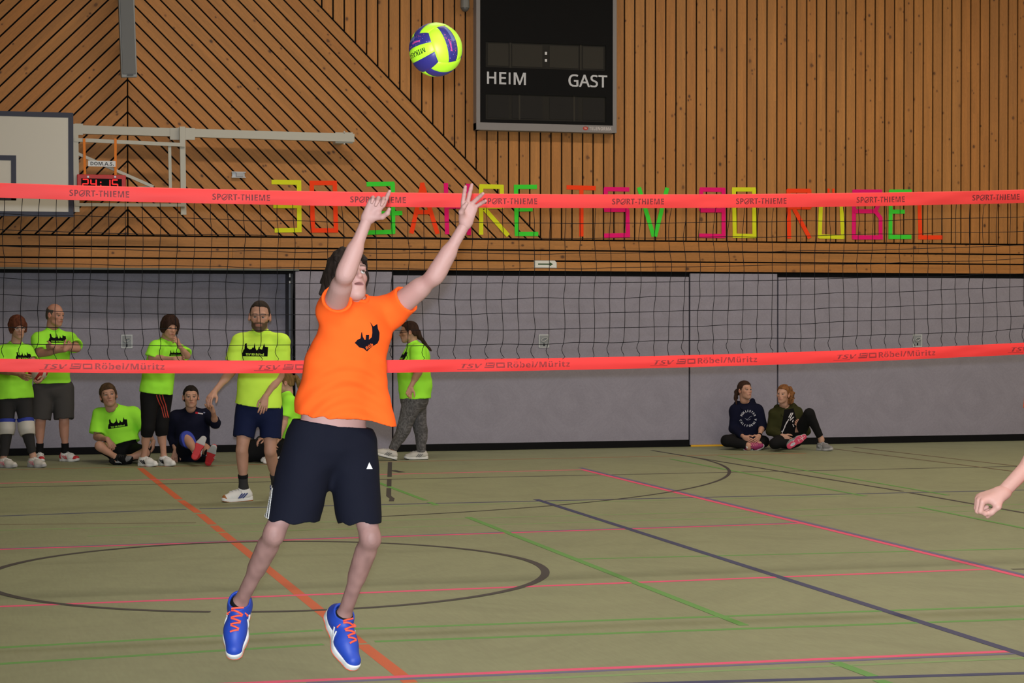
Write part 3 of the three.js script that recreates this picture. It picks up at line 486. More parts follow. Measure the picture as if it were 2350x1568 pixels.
function mesh(f, lo, hi, h, color) {                                  // surface nets over a pruned grid
  const nx = Math.ceil((hi.x - lo.x) / h) + 1, ny = Math.ceil((hi.y - lo.y) / h) + 1, nz = Math.ceil((hi.z - lo.z) / h) + 1, S = nx * ny, v = new Float32Array(S * nz), B = 6, lim = B * h * 1.15;
  for (let k0 = 0; k0 < nz; k0 += B) for (let j0 = 0; j0 < ny; j0 += B) for (let i0 = 0; i0 < nx; i0 += B) {
    const d = f(lo.x + (i0 + 2.5) * h, lo.y + (j0 + 2.5) * h, lo.z + (k0 + 2.5) * h), far = Math.abs(d) > lim;
    for (let k = k0; k < Math.min(k0 + B, nz); k++) for (let j = j0; j < Math.min(j0 + B, ny); j++) for (let i = i0; i < Math.min(i0 + B, nx); i++)
      v[i + j * nx + k * S] = far ? d : f(lo.x + i * h, lo.y + j * h, lo.z + k * h);
  }
  const id = new Int32Array(S * nz).fill(-1), pos = [], idx = [], off = [0, 1, nx, nx + 1, S, S + 1, S + nx, S + nx + 1], E = [[0, 1], [2, 3], [4, 5], [6, 7], [0, 2], [1, 3], [4, 6], [5, 7], [0, 4], [1, 5], [2, 6], [3, 7]];
  for (let k = 0; k < nz - 1; k++) for (let j = 0; j < ny - 1; j++) for (let i = 0; i < nx - 1; i++) {
    const o = i + j * nx + k * S; let m = 0; for (let c = 0; c < 8; c++) if (v[o + off[c]] < 0) m |= 1 << c; if (m === 0 || m === 255) continue;
    let x = 0, y = 0, z = 0, n = 0;
    for (const [a, b] of E) { const p = m >> a & 1, q = m >> b & 1; if (p === q) continue; const va = v[o + off[a]], vb = v[o + off[b]], t = va / (va - vb); x += (a & 1) + ((b & 1) - (a & 1)) * t; y += (a >> 1 & 1) + ((b >> 1 & 1) - (a >> 1 & 1)) * t; z += (a >> 2) + ((b >> 2) - (a >> 2)) * t; n++; }
    id[o] = pos.length / 3; pos.push(lo.x + (i + x / n) * h, lo.y + (j + y / n) * h, lo.z + (k + z / n) * h);
  }
  const quad = (a, b, c, d, fl) => { if (a < 0 || b < 0 || c < 0 || d < 0) return; fl ? idx.push(a, c, b, a, d, c) : idx.push(a, b, c, a, c, d); };
  for (let k = 1; k < nz - 1; k++) for (let j = 1; j < ny - 1; j++) for (let i = 1; i < nx - 1; i++) {
    const o = i + j * nx + k * S, s = v[o] < 0;
    if (s !== v[o + 1] < 0) quad(id[o - nx - S], id[o - S], id[o], id[o - nx], !s);
    if (s !== v[o + nx] < 0) quad(id[o - 1 - S], id[o - 1], id[o], id[o - S], !s);
    if (s !== v[o + S] < 0) quad(id[o - 1 - nx], id[o - nx], id[o], id[o - 1], !s);
  }
  const g = new THREE.BufferGeometry(); g.setAttribute('position', new THREE.Float32BufferAttribute(pos, 3)); g.setIndex(idx); g.computeVertexNormals();
  if (color) { const c = new Float32Array(pos.length); for (let i = 0; i < pos.length; i += 3) { const q = color(pos[i], pos[i + 1], pos[i + 2]); c[i] = q[0]; c[i + 1] = q[1]; c[i + 2] = q[2]; } g.setAttribute('color', new THREE.BufferAttribute(c, 3)); }
  return g;
}
function bounds(pts, pad) { const b = new THREE.Box3().setFromPoints(pts); return [b.min.addScalar(-pad), b.max.addScalar(pad)]; }
// ---- head, in its own frame: x to the viewer's right, y up, z out of the face
function headField(o) {
  const w = o.wide ?? 1, j = o.jaw ?? 1, ns = o.nose ?? 0.95, ez = o.earz ?? 0;
  const base = U(0.026, [ell(0, 0.034, -0.014, 0.074 * w, 0.09, 0.097), ell(0, -0.02, 0.022, 0.0605 * w, 0.082, 0.069), cap(V(-0.037 * w * j, -0.07, 0.02), V(-0.014 * j, -0.092, 0.06), 0.02 * j, 0.0175 * j), cap(V(0.037 * w * j, -0.07, 0.02), V(0.014 * j, -0.092, 0.06), 0.02 * j, 0.0175 * j), cap(V(0, -0.05, 0.045), V(0, -0.075, 0.05), 0.034), cap(V(0, -0.03, -0.035), V(0, -0.12, -0.04), 0.049 * w, 0.05 * w)]);
  const add = U(0.014, [cap(V(-0.036, 0.027, 0.077), V(0.036, 0.027, 0.077), o.fem ? 0.009 : 0.0125), cap(V(0, 0.012, 0.087), V(0, -0.026, 0.087 + 0.02 * ns), 0.0065, 0.0105 * ns), cap(V(-0.0095, -0.0295, 0.091), V(0.0095, -0.0295, 0.091), 0.0085 * ns), cap(V(-0.045 * w, -0.016, 0.054), V(-0.038 * w, -0.016, 0.062), 0.015), cap(V(0.045 * w, -0.016, 0.054), V(0.038 * w, -0.016, 0.062), 0.015), ell(0, -0.096, 0.068, 0.018, 0.015, 0.018), cap(V(-0.021, -0.0535, 0.083), V(0, -0.052, 0.0885), 0.006, 0.007), cap(V(0.021, -0.0535, 0.083), V(0, -0.052, 0.0885), 0.006, 0.007), cap(V(-0.016, -0.0645, 0.0835), V(0.016, -0.0645, 0.0835), 0.0078)]);
  const lids = U(0.006, [-1, 1].flatMap(q => [cap(V(q * 0.018, 0.014, 0.083), V(q * 0.031, 0.0162, 0.084), 0.0042), cap(V(q * 0.031, 0.0162, 0.084), V(q * 0.045, 0.0125, 0.076), 0.0042)]));
  const ears = [-1, 1].map(s => U(0.008, [ell(s * 0.078 * w, 0.0, -0.012 + ez, 0.012, 0.03, 0.019), ell(s * 0.081 * w, -0.018, -0.004 + ez, 0.009, 0.016, 0.011)]));
  const eyeL = ell(-0.031, 0.004, 0.09, 0.0155, 0.0075, 0.0165), eyeR = ell(0.031, 0.004, 0.09, 0.0155, 0.0075, 0.0165), mouth = o.open ? ell(0, -0.0585, 0.097, 0.022, 0.0055, 0.022) : () => 1;
  const conch = [-1, 1].map(s => ell(s * 0.089 * w, 0, -0.008 + ez, 0.006, 0.016, 0.009));
  const nk = o.neck ? cap(V(0, -0.05, -0.032), o.neck, 0.047 * (o.nw ?? 1), 0.054 * (o.nw ?? 1)) : null;
  return (x, y, z) => {
    let d = smin(base(x, y, z), add(x, y, z), 0.016); if (nk) d = smin(d, nk(x, y, z), 0.03);
    d = smin(d, Math.min(ears[0](x, y, z), ears[1](x, y, z)), 0.008);
    d = smax(d, -eyeL(x, y, z), 0.008); d = smax(d, -eyeR(x, y, z), 0.008); d = smin(d, lids(x, y, z), 0.004); d = smax(d, -mouth(x, y, z), 0.004);
    return smax(d, -Math.min(conch[0](x, y, z), conch[1](x, y, z)), 0.005);
  };
}
function headColor(o, skin) {
  const bw = o.brow ?? [0.05, 0.03, 0.02], be = o.beard;
  return (x, y, z) => {
    let c = skin.slice(); const ax = Math.abs(x); const blend = (q, t) => { t = cl(t, 0, 1); c = [c[0] + (q[0] - c[0]) * t, c[1] + (q[1] - c[1]) * t, c[2] + (q[2] - c[2]) * t]; };
    const red = [skin[0] * 1.02, skin[1] * 0.72, skin[2] * 0.68];
    blend(red, 0.3 * Math.exp(-((ax - 0.043) ** 2 + (y + 0.024) ** 2) / 0.0005)); blend(red, 0.3 * Math.exp(-(x * x + (y + 0.026) ** 2) / 0.0003) * (z > 0.09 ? 1 : 0)); if (ax > 0.074) blend(red, 0.5);
    if (z > 0.03) {
      const by = 0.0255 + 0.004 * (1 - ((ax - 0.031) / 0.022) ** 2); blend(bw, (o.fem ? 0.5 : 0.78) * cl(1.5 - Math.abs(y - by) / (o.bt ?? 0.0036), 0, 1) * (ax > 0.012 && ax < 0.053 ? 1 : 0));
      if (be) { const on = y < -0.03 - 0.1 * Math.max(0, 0.02 - ax) && (z > 0.0 || 1) ? cl((-0.034 - y + Math.max(0, ax - 0.045) * 1.5) / 0.012, 0, 1) : 0; const lip = Math.exp(-((x / 0.02) ** 4) - ((y + 0.0585) / 0.009) ** 4); const mst = ax < 0.032 && y < -0.037 && y > -0.05 ? 1 : 0; blend(be, (Math.max(on * (y < -0.05 || ax > 0.03 ? 1 : 0) * cl((y + 0.122) / 0.012, 0, 1), mst) * (o.bd ?? 0.7)) * (1 - lip)); }
      blend(o.lips ?? [skin[0] * 0.82, skin[1] * 0.55, skin[2] * 0.55], 0.8 * Math.exp(-((x / 0.024) ** 4) - (((y + 0.0585) / 0.0095) ** 4))); blend([skin[0] * 0.3, skin[1] * 0.16, skin[2] * 0.15], (z > 0.06 ? 0.75 : 0) * Math.exp(-((x / 0.023) ** 6) - (((y + 0.0585) / (o.open ? 0.0045 : 0.0021)) ** 2)));
      blend([skin[0] * 0.55, skin[1] * 0.42, skin[2] * 0.4], 0.55 * Math.exp(-(((ax - 0.031) / 0.017) ** 4) - (((y - 0.009) / 0.006) ** 2)));
    } else if (be && y < -0.02 && z > -0.02 && ax > 0.045) blend(be, 0.6 * cl((-0.02 - y) / 0.02, 0, 1) * cl((y + 0.1) / 0.03, 0, 1));
    if (o.stubble && y > 0.03 && z < 0.06) blend(o.stubble, 0.6 * cl((0.07 - y) / 0.03, 0, 1) * cl((0.06 - z) / 0.03, 0, 1));
    return c;
  };
}
function hairField(o) {
  const w = o.wide ?? 1, s = o.style, n = (x, y, z, f, a) => a * (noise(x * f, y * f * 0.6, z * f) + 0.5 * noise(x * f * 2.3, y * f * 1.2, z * f * 2.3)) + Math.min(a * 0.5, 0.0018) * noise(x * 120, y * 16, z * 120);
  const sk = (g, dy = 0, dz = 0) => ell(0, 0.036 + dy, -0.016 + dz, 0.075 * w + g, 0.091 + g, 0.098 + g);
  const line = o.line ?? 0.07;
  const short = (g, amp, f, nape = -0.055) => { const e = sk(g), back = ell(0, -0.01, -0.045, 0.07 * w + g, 0.075 + g, 0.065 + g); return (x, y, z) => {
    let d = smin(e(x, y, z), back(x, y, z), 0.02) + n(x, y, z, f, amp); const ax = Math.abs(x);
    const edge = z > 0.02 ? line - 0.35 * Math.max(0, ax - 0.035) - (ax > 0.06 ? (ax - 0.06) * 3 : 0) : z > -0.005 ? line - 0.05 + (z - 0.02) * 1.6 - 0.02 : nape + Math.max(0, z + 0.06) * 1.3;
    d = smax(d, (edge - y) * 0.8, 0.012); const face = ell(0, -0.04, 0.1, 0.066 * w, line + 0.033, 0.075); return smax(d, -face(x, y, z), 0.012); }; };
  if (s === 'bald') { const e = sk(0.002), f2 = short(0.003, 0.0005, 60); return (x, y, z) => smax(smax(f2(x, y, z), y - 0.062 - 0.3 * Math.max(0, -z - 0.02), 0.01), z - 0.035, 0.006); }
  if (s === 'short') return short(o.g ?? 0.012, o.amp ?? 0.004, o.f ?? 38);
  if (s === 'mop') { const f0 = short(0.021, 0.007, 26, -0.075), tuft = U(0.012, [cap(V(-0.05, 0.09, 0.02), V(-0.075, 0.07, 0.055), 0.026, 0.012), cap(V(0.01, 0.1, 0.03), V(0.0, 0.082, 0.088), 0.024, 0.01), cap(V(0.045, 0.095, 0.02), V(0.055, 0.066, 0.072), 0.024, 0.01), cap(V(0, 0.0, -0.11), V(0.0, -0.06, -0.125), 0.03, 0.012), cap(V(-0.06, 0.02, -0.08), V(-0.09, -0.03, -0.11), 0.025, 0.008), cap(V(-0.05, 0.05, -0.09), V(-0.06, 0.04, -0.15), 0.03, 0.008)]); return (x, y, z) => smin(f0(x, y, z), tuft(x, y, z), 0.014) + n(x, y, z, 60, 0.002); }
  if (s === 'bob') { const a = sk(0.022), b = U(0.03, [cap(V(-0.078 * w, 0.03, -0.01), V(-0.076 * w, o.low ?? -0.06, 0.005), 0.026, 0.018), cap(V(0.078 * w, 0.03, -0.01), V(0.076 * w, o.low ?? -0.06, 0.005), 0.026, 0.018), ell(0, -0.01, -0.06, 0.08 * w, 0.085, 0.07)]), face = ell(0, -0.03, 0.11, 0.06 * w, o.fringe ?? 0.078, 0.085); return (x, y, z) => { let d = smin(a(x, y, z), b(x, y, z), 0.03) + n(x, y, z, 30, 0.0045); d = smax(d, (o.low ?? -0.06) - 0.012 - y, 0.015); return smax(d, -face(x, y, z), 0.01); }; }
  // tied back: close cap and a tail of strands
  const c0 = short(0.009, 0.0025, 40, -0.05), t = o.tail, ts = []; for (let i = 0; i < t.length - 1; i++) ts.push(cap(V(...t[i]), V(...t[i + 1]), t[i][3] ?? 0.02, t[i + 1][3] ?? 0.02)); const tf = U(0.015, ts);
  return (x, y, z) => smin(c0(x, y, z), tf(x, y, z) + n(x, y, z, o.curl ?? 30, o.camp ?? 0.006), 0.012);
}
// ---- hand, in its own frame: y along the fingers, z out of the palm, x to the thumb (sx = -1 mirrors)
function handField(o, sx) {
  const fs = [], D = Math.PI / 180, cu = o.curl ?? [22, 28, 32, 36], sp = o.spread ?? [6, 1, -4, -10], kx = [0.029, 0.0095, -0.0105, -0.029], ky = [0.086, 0.091, 0.087, 0.078], len = [0.07, 0.078, 0.073, 0.058];
  const palm = [cap(V(0.012, 0.004, 0), V(0.022, 0.074, 0), 0.0155, 0.014), cap(V(0.0, 0.004, 0), V(0.004, 0.08, 0), 0.0165, 0.014), cap(V(-0.01, 0.004, 0), V(-0.014, 0.075, 0), 0.0155, 0.0135), cap(V(-0.014, 0.01, 0.001), V(-0.026, 0.066, 0.001), 0.0145, 0.012), cap(V(0.014, 0.012, 0.006), V(0.026, 0.045, 0.012), 0.0165, 0.0135), cap(V(0, -0.008, 0), V(0, 0.012, 0), 0.0235, 0.0215)];
  fs.push(U(0.014, palm));
  for (let i = 0; i < 4; i++) {
    const c = Array.isArray(cu[i]) ? cu[i] : [cu[i], cu[i] * 1.05, cu[i] * 0.7], a = sp[i] * D; let p = V(kx[i], ky[i], 0), th = 0; const r = [0.0098, 0.009, 0.0083, 0.0072], seg = []; const rs = i === 3 ? 0.87 : 1;
    [0.46, 0.3, 0.24].forEach((l, k) => { th += c[k] * D; const dir = V(Math.sin(a) * Math.cos(th), Math.cos(a) * Math.cos(th), Math.sin(th)), q = p.clone().addScaledVector(dir, l * len[i]); seg.push(cap(p, q, r[k] * rs, r[k + 1] * rs)); p = q; });
    fs.push(U(0.004, seg));
  }
  const T = o.thumb ?? [[0.05, 0.05, 0.022], [0.062, 0.078, 0.03], [0.066, 0.1, 0.034]];
  fs.push(U(0.006, [cap(V(0.018, 0.018, 0.008), V(...T[0]), 0.0145, 0.0115), cap(V(...T[0]), V(...T[1]), 0.0112, 0.0098), cap(V(...T[1]), V(...T[2]), 0.0098, 0.008)]));
  const all = (x, y, z) => { let d = fs[0](x, y, z); d = smin(d, fs[5](x, y, z), 0.01); let e = 1; for (let i = 1; i < 5; i++) e = Math.min(e, fs[i](x, y, z)); return smin(d, e, 0.006); };
  return (x, y, z) => all(x * sx, y, z);
}
function handGeo(o, wrist, toward, normal, left, skin, h, s = 1) {
  const y = toward.clone().sub(wrist).normalize(), z = normal.clone().addScaledVector(y, -normal.dot(y)).normalize(), x = new THREE.Vector3().crossVectors(y, z), sx = left ? -1 : 1;
  const g = mesh(handField(o, sx), V(-0.1, -0.06, -0.06), V(0.1, 0.2, 0.12), h, (px, py) => { const t = cl((py - 0.05) / 0.12, 0, 1) * 0.25; return [skin[0], skin[1] * (1 - 0.3 * t), skin[2] * (1 - 0.3 * t)]; });
  g.applyMatrix4(new THREE.Matrix4().makeBasis(x, y, z).scale(V(s, s, s)).setPosition(wrist)); return g;
}
// ---- shoe, in its own frame: y up from the sole, z to the toe
const shoeUpper = (() => { const a = U(0.03, [cap(V(0, 0.05, -0.042), V(0, 0.055, 0), 0.034, 0.037), cap(V(0, 0.066, 0.005), V(0, 0.05, 0.1), 0.04, 0.036), cap(V(-0.006, 0.04, 0.09), V(0.004, 0.037, 0.168), 0.041, 0.031), cap(V(0, 0.06, -0.022), V(0, 0.12, -0.006), 0.038, 0.04)]); return (x, y, z) => { const d = a(x, y, z), c = y - 0.1 - 0.35 * Math.max(0, z - 0.01) + 0.1 * Math.min(0, z + 0.02); return smax(Math.max(d, c + cl((-d - 0.007) * 3, 0, 0.035)), 0.016 - y, 0.006); }; })();
const shoeSole = (() => { const a = U(0.03, [cap(V(0, 0, -0.045), V(0, 0, -0.01), 0.036, 0.034), cap(V(0, 0, 0), V(-0.002, 0, 0.1), 0.033, 0.043), cap(V(-0.002, 0, 0.1), V(0.004, 0, 0.172), 0.043, 0.033)]); return (x, y, z) => { const e = z > 0.11 ? (z - 0.11) ** 2 * 1.8 : 0, hl = z < -0.04 ? 0.006 : 0; return smax(a(x, 0, z), Math.abs(y - e - 0.016 - hl * 0.5) - 0.016 - hl, 0.012); }; })();
const shoeG = {}; const shoeGeo = h => shoeG[h] ??= [mesh(shoeUpper, V(-0.07, -0.01, -0.1), V(0.07, 0.15, 0.225), h), mesh(shoeSole, V(-0.07, -0.02, -0.1), V(0.07, 0.06, 0.225), h), mesh((x, y, z) => Math.max(shoeSole(x, y, z) - 0.0015, y - 0.0065 - (z > 0.11 ? (z - 0.11) ** 2 * 1.8 : 0)), V(-0.07, -0.02, -0.1), V(0.07, 0.06, 0.225), h)].map(g => planeMap(g, (x, y, z) => [x / 0.12 + 0.5, (z + 0.1) / 0.32]));
function drape(f, x, zz, lift = 0.003) {                              // height of the upper above (x, z)
  let y = 0.16; for (let i = 0; i < 60; i++) { const d = f(x, y, zz); if (d < lift) break; y -= Math.max(0.0008, (d - lift) * 0.8); } return V(x, y, zz);
}
function side(f, sgn, y, zz, lift = 0.002) { let x = sgn * 0.075; for (let i = 0; i < 60; i++) { const d = f(x, y, zz); if (d < lift) break; x -= sgn * Math.max(0.0006, (d - lift) * 0.8); } return V(x, y, zz); }
function addShoe(root, base, ankle, toe, up, o, h) {
  const v = toe.clone().sub(ankle), L = v.length(); v.normalize(); const u0 = up.clone().addScaledVector(v, -up.dot(v)).normalize(), A = 0.268, z = v.clone().multiplyScalar(Math.cos(A)).addScaledVector(u0, Math.sin(A)), y = u0.clone().multiplyScalar(Math.cos(A)).addScaledVector(v, -Math.sin(A)), x = new THREE.Vector3().crossVectors(y, z), s = o.size ?? 1;
  const og = ankle.clone().addScaledVector(y, -0.085 * s).sub(base), M = new THREE.Matrix4().makeBasis(x, y, z).scale(V(s, s, s)).setPosition(og), T = g => g.applyMatrix4(M);
  const G = shoeGeo(h), sh = part('shoe', T(G[0].clone()), o.upper, root);
  part('sole', T(G[1].clone()), o.sole, sh); if (o.outsole) part('outsole', T(G[2].clone()), o.outsole, sh);
  const ls = []; for (let i = 0; i < 7; i++) { const zz = 0.03 + i * 0.0145, w = 0.023 - i * 0.0013; ls.push(strip([-1, -0.5, 0, 0.5, 1].map((q, k) => drape(shoeUpper, q * w, zz + (i % 2 ? q : -q) * 0.005, 0.003)), o.lw ?? 0.0035, 5)); }
  const kn = drape(shoeUpper, 0, 0.026, 0.006); for (const q of [-1, 1]) { ls.push(strip([kn, kn.clone().add(V(q * 0.022, 0.014, 0.008)), kn.clone().add(V(q * 0.042, 0.004, 0.018)), kn.clone().add(V(q * 0.026, 0, 0.012)), kn], 0.003, 5)); ls.push(strip([kn, kn.clone().add(V(q * 0.018, 0.006, 0.022)), kn.clone().add(V(q * 0.03, -0.004, 0.045))], 0.003, 5)); }
  part('laces', T(mergeGeometries(ls)), o.lace, sh);
  if (o.stripes) { for (const sgn of [-1, 1]) for (let k = 0; k < (o.ns ?? 3); k++) part('side_stripe', T(strip([0.03, 0.045, 0.058, 0.068].map((yy, i) => side(shoeUpper, sgn, yy, 0.07 - i * 0.012 - k * 0.021 + (o.slant ?? 0) * i)), o.sw ?? 0.0042, 5)), o.stripes, sh); }
  if (o.patch) part('toe_sole', T(mesh((x2, y2, z2) => Math.max(shoeSole(x2, y2, z2) - 0.003, y2 - 0.012 - (z2 > 0.11 ? (z2 - 0.11) ** 2 * 1.8 : 0), 0.1 - z2), V(-0.07, -0.02, 0.05), V(0.07, 0.06, 0.225), h)), o.patch, sh);
  if (o.toecap) { const f = (x2, y2, z2) => Math.max(shoeUpper(x2, y2, z2) - 0.0015, o.capz - z2 - 0.2 * (0.07 - y2)); part('toe_cap', T(mesh(f, V(-0.07, -0.01, 0.08), V(0.07, 0.1, 0.225), h)), o.toecap, sh); }
  if (o.heel) { const f = (x2, y2, z2) => Math.max(shoeUpper(x2, y2, z2) - 0.002, z2 + 0.03 - 0.2 * (0.07 - y2)); part('heel_counter', T(mesh(f, V(-0.07, -0.01, -0.1), V(0.07, 0.13, 0.02), h)), o.heel, sh); }
  return sh;
}
// ---- prints
function skyline(c, x, y, w, h, col = '#0b0b10', txt = '#a8f060', str = 'TSV 90 Röbel') {
  const p = [[0, 1], [0.0, 0.82], [0.05, 0.55], [0.09, 0.5], [0.1, 0.12], [0.17, 0.06], [0.2, 0.4], [0.3, 0.52], [0.38, 0.48], [0.42, 0.34], [0.45, 0.42], [0.49, 0.02], [0.52, 0.4], [0.57, 0.58], [0.63, 0.5], [0.66, 0.26], [0.7, 0.48], [0.78, 0.52], [0.85, 0.06], [0.88, 0.3], [1, 0.34], [0.99, 1]];
  c.fillStyle = col; c.beginPath(); p.forEach((q, i) => c[i ? 'lineTo' : 'moveTo'](x + q[0] * w, y + q[1] * h)); c.fill();
  c.fillStyle = txt; c.font = 'bold ' + Math.round(h * 0.22) + 'px sans-serif'; c.save(); c.translate(x + w * 0.14, y + h * 0.95); c.scale(w * 0.72 / c.measureText(str).width, 1); c.fillText(str, 0, 0); c.restore();
}
const printTex = {}; function shirtMat(col, txt, rot = 0, draw) {
  const key = col + rot + (draw ? draw.name : ''); return printTex[key] ??= matte(0xffffff, 0.9, { side: THREE.DoubleSide, map: canvasTex(512, 512, (c, w, h) => { c.fillStyle = col; c.fillRect(0, 0, w, h); c.save(); c.translate(w / 2, h / 2); c.rotate(rot); c.translate(-w / 2, -h / 2); if (draw) draw(c, w, h); else skyline(c, w * 0.2, h * 0.32, w * 0.6, h * 0.32, '#0c0c11', col); c.restore(); }) });
}
// ---- person
let RIM = 0.012;                                                      // cloth rim, about two cells
const hollow = (d, c, rim, deep = 0.06) => Math.max(d, c + cl((-d - RIM) * 2, 0, deep));
function person(S) {
  const d = S.d, J = q => q.isVector3 ? q : P(q[0], q[1], d + (q[2] ?? 0)), j = {}; for (const k in S.j) j[k] = J(S.j[k]);
  const m = S.m ?? 1, lm = S.lm ?? m, hh = S.cell ?? 0.011, sk = S.skin, base = V((j.hA.x + j.hB.x) / 2, 0, (j.hA.z + j.hB.z) / 2);
  const root = thing(S.name ?? 'person', S.label, 'person', base, S.group), loc = g => g.translate(-base.x, -base.y, -base.z);
  const sideU = j.sB.clone().sub(j.sA), shW = sideU.length() / 2; sideU.normalize(); const sideL = j.hB.clone().sub(j.hA), hpW = sideL.length() / 2; sideL.normalize(); const sideM = sideU.clone().add(sideL).normalize();
  const T0 = mix(mix(j.sA, j.sB, 0.5), j.waist, 0.2), T1 = mix(j.neck, j.waist, 0.6), pel = mix(j.hA, j.hB, 0.5);
  const cw = S.cw ?? Math.max(0.15, shW * 0.92) * (0.5 + 0.5 * m), cd = (S.cd ?? 0.105) * m, ww = (S.ww ?? 0.138) * m, wd = (S.wd ?? 0.1) * m, pw = (S.pw ?? 0.155) * (0.5 + 0.5 * m), pd = (S.pd ?? 0.115) * m;
  // body
  const arm = S.arm ?? 1, fb = [fcap(T0, T1, [cw, cd], [cw * 0.93, cd * 1.02], sideU), fcap(T1, j.waist, [cw * 0.9, cd], [ww, wd], sideM), fcap(j.waist, pel, [ww, wd], [pw, pd], sideL), cap(j.neck, mix(j.neck, j.head, 0.5), 0.056 * (S.nw ?? 1), 0.05 * (S.nw ?? 1)), cap(j.neck, j.sA, 0.045, 0.05), cap(j.neck, j.sB, 0.045, 0.05)];
  for (const k of ['A', 'B']) {
    const s = j['s' + k], e = j['e' + k], w = j['w' + k], h = j['h' + k], kn = j['k' + k], a = j['a' + k], fwd = S.face ?? cv(0, 0, 1);
    fb.push(cap(s, e, 0.046 * arm, 0.033 * arm), cap(mix(s, e, 0.25), mix(s, e, 0.65), 0.043 * arm, 0.039 * arm), cap(e, w, 0.031 * arm, 0.0235 * arm), cap(mix(e, w, 0.16), mix(e, w, 0.42), 0.034 * arm, 0.03 * arm));
    fb.push(cap(h, kn, 0.085 * lm, 0.043 * lm), cap(kn, a, 0.039 * lm, 0.031 * (0.6 + 0.4 * lm)), cap(mix(kn, a, 0.15).addScaledVector(fwd, -0.016), mix(kn, a, 0.45).addScaledVector(fwd, -0.02), 0.045 * lm, 0.037 * lm), cap(kn.clone().addScaledVector(fwd, 0.016), kn.clone().addScaledVector(fwd, 0.018).add(V(0, 0.02, 0)), 0.027 * lm), cap(a, a.clone().add(V(0, -0.03, 0)), 0.031));
  }
  const bodyF = U(0.032, fb), pts = Object.keys(j).filter(k => k !== 'head').map(k => j[k]), [lo, hi] = bounds(pts, 0.22);
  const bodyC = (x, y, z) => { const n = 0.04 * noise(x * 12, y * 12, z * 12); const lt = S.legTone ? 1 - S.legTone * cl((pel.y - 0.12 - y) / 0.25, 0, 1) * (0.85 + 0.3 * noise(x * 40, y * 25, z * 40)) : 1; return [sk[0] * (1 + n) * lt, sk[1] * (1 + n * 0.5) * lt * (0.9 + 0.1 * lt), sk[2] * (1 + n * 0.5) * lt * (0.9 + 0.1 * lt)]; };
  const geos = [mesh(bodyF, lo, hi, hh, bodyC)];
  // head
  const H = S.head, y0 = H.yaw * Math.PI / 180, p0 = H.pitch * Math.PI / 180, r0 = (H.roll ?? 0) * Math.PI / 180, hs = H.size ?? 1;
  const flat = FWD.clone().setY(0).normalize(), hf = V(0, 0, 0).addScaledVector(flat, -Math.cos(y0) * Math.cos(p0)).addScaledVector(RGT, Math.sin(y0) * Math.cos(p0)).add(V(0, Math.sin(p0), 0));
  let hx = new THREE.Vector3().crossVectors(V(0, 1, 0), hf).normalize(), hy = new THREE.Vector3().crossVectors(hf, hx); { const a = hx.clone(), b = hy.clone(); hx = a.clone().multiplyScalar(Math.cos(r0)).addScaledVector(b, -Math.sin(r0)); hy = b.multiplyScalar(Math.cos(r0)).addScaledVector(a, Math.sin(r0)); }
  const HM = new THREE.Matrix4().makeBasis(hx, hy, hf).scale(V(hs, hs, hs)).setPosition(j.head), inv = HM.clone().invert(), ch = S.hcell ?? 0.0034;
  H.neck = j.neck.clone().applyMatrix4(inv); const nlo = V(Math.min(-0.11, H.neck.x - 0.07), Math.min(-0.16, H.neck.y - 0.03), Math.min(-0.14, H.neck.z - 0.07)), nhi = V(Math.max(0.11, H.neck.x + 0.07), 0.15, Math.max(0.15, H.neck.z + 0.07));
  const hf0 = headField(H); geos.push(mesh(hf0, nlo, nhi, ch, headColor(H, sk)).applyMatrix4(HM));
  // hands
  for (const k of ['A', 'B']) { const o = S['hand' + k]; if (o === null) continue; const q = o ?? {}, w = j['w' + k], to = q.to ? J(q.to) : w.clone().multiplyScalar(2).sub(j['e' + k]); geos.push(handGeo(q, w, to, q.n ? cv(...q.n) : cv(k === 'A' ? 1 : -1, 0, 0.2), q.left ?? (k === 'B'), sk, S.fcell ?? 0.005, q.s ?? 0.97)); }
  const skinMat = new THREE.MeshStandardMaterial({ color: 0xffffff, vertexColors: true, roughness: 0.62 });
  part('body', loc(mergeGeometries(geos)), skinMat, root);
  // eyes
  for (const s of [-1, 1]) { const e = new THREE.SphereGeometry(0.0118, 16, 12); e.translate(s * 0.031, 0.0045, 0.0722); const m0 = part('eye', loc(e.applyMatrix4(HM)), S.closed ? skinMat : eyeW, root); const lk = H.look ?? [0, 0], ir = new THREE.SphereGeometry(0.0068, 12, 8); ir.scale(1, 1, 0.5); ir.translate(s * 0.031 + lk[0] * 0.004, 0.0045 + lk[1] * 0.004, 0.0822); part('iris', loc(ir.applyMatrix4(HM)), H.iris ?? irisM, m0); }
  if (H.hair) { const f = hairField({ ...H.hair, wide: H.wide }); const hp = [V(-0.17, -0.15, -0.19), V(0.17, 0.18, 0.14)]; for (const q of H.hair.tail ?? []) { hp[0].min(V(q[0] - 0.05, q[1] - 0.05, q[2] - 0.05)); hp[1].max(V(q[0] + 0.05, q[1] + 0.05, q[2] + 0.05)); }
    const hc = H.hair.color; part('hair', loc(mesh(f, hp[0], hp[1], S.hcell ?? 0.0038, (x, y, z) => { const n = 1 + 0.35 * noise(x * 60, y * 14, z * 60) + 0.15 * noise(x * 150, y * 20, z * 150); return [hc[0] * n, hc[1] * n, hc[2] * n]; }).applyMatrix4(HM)), hairMat, root); }
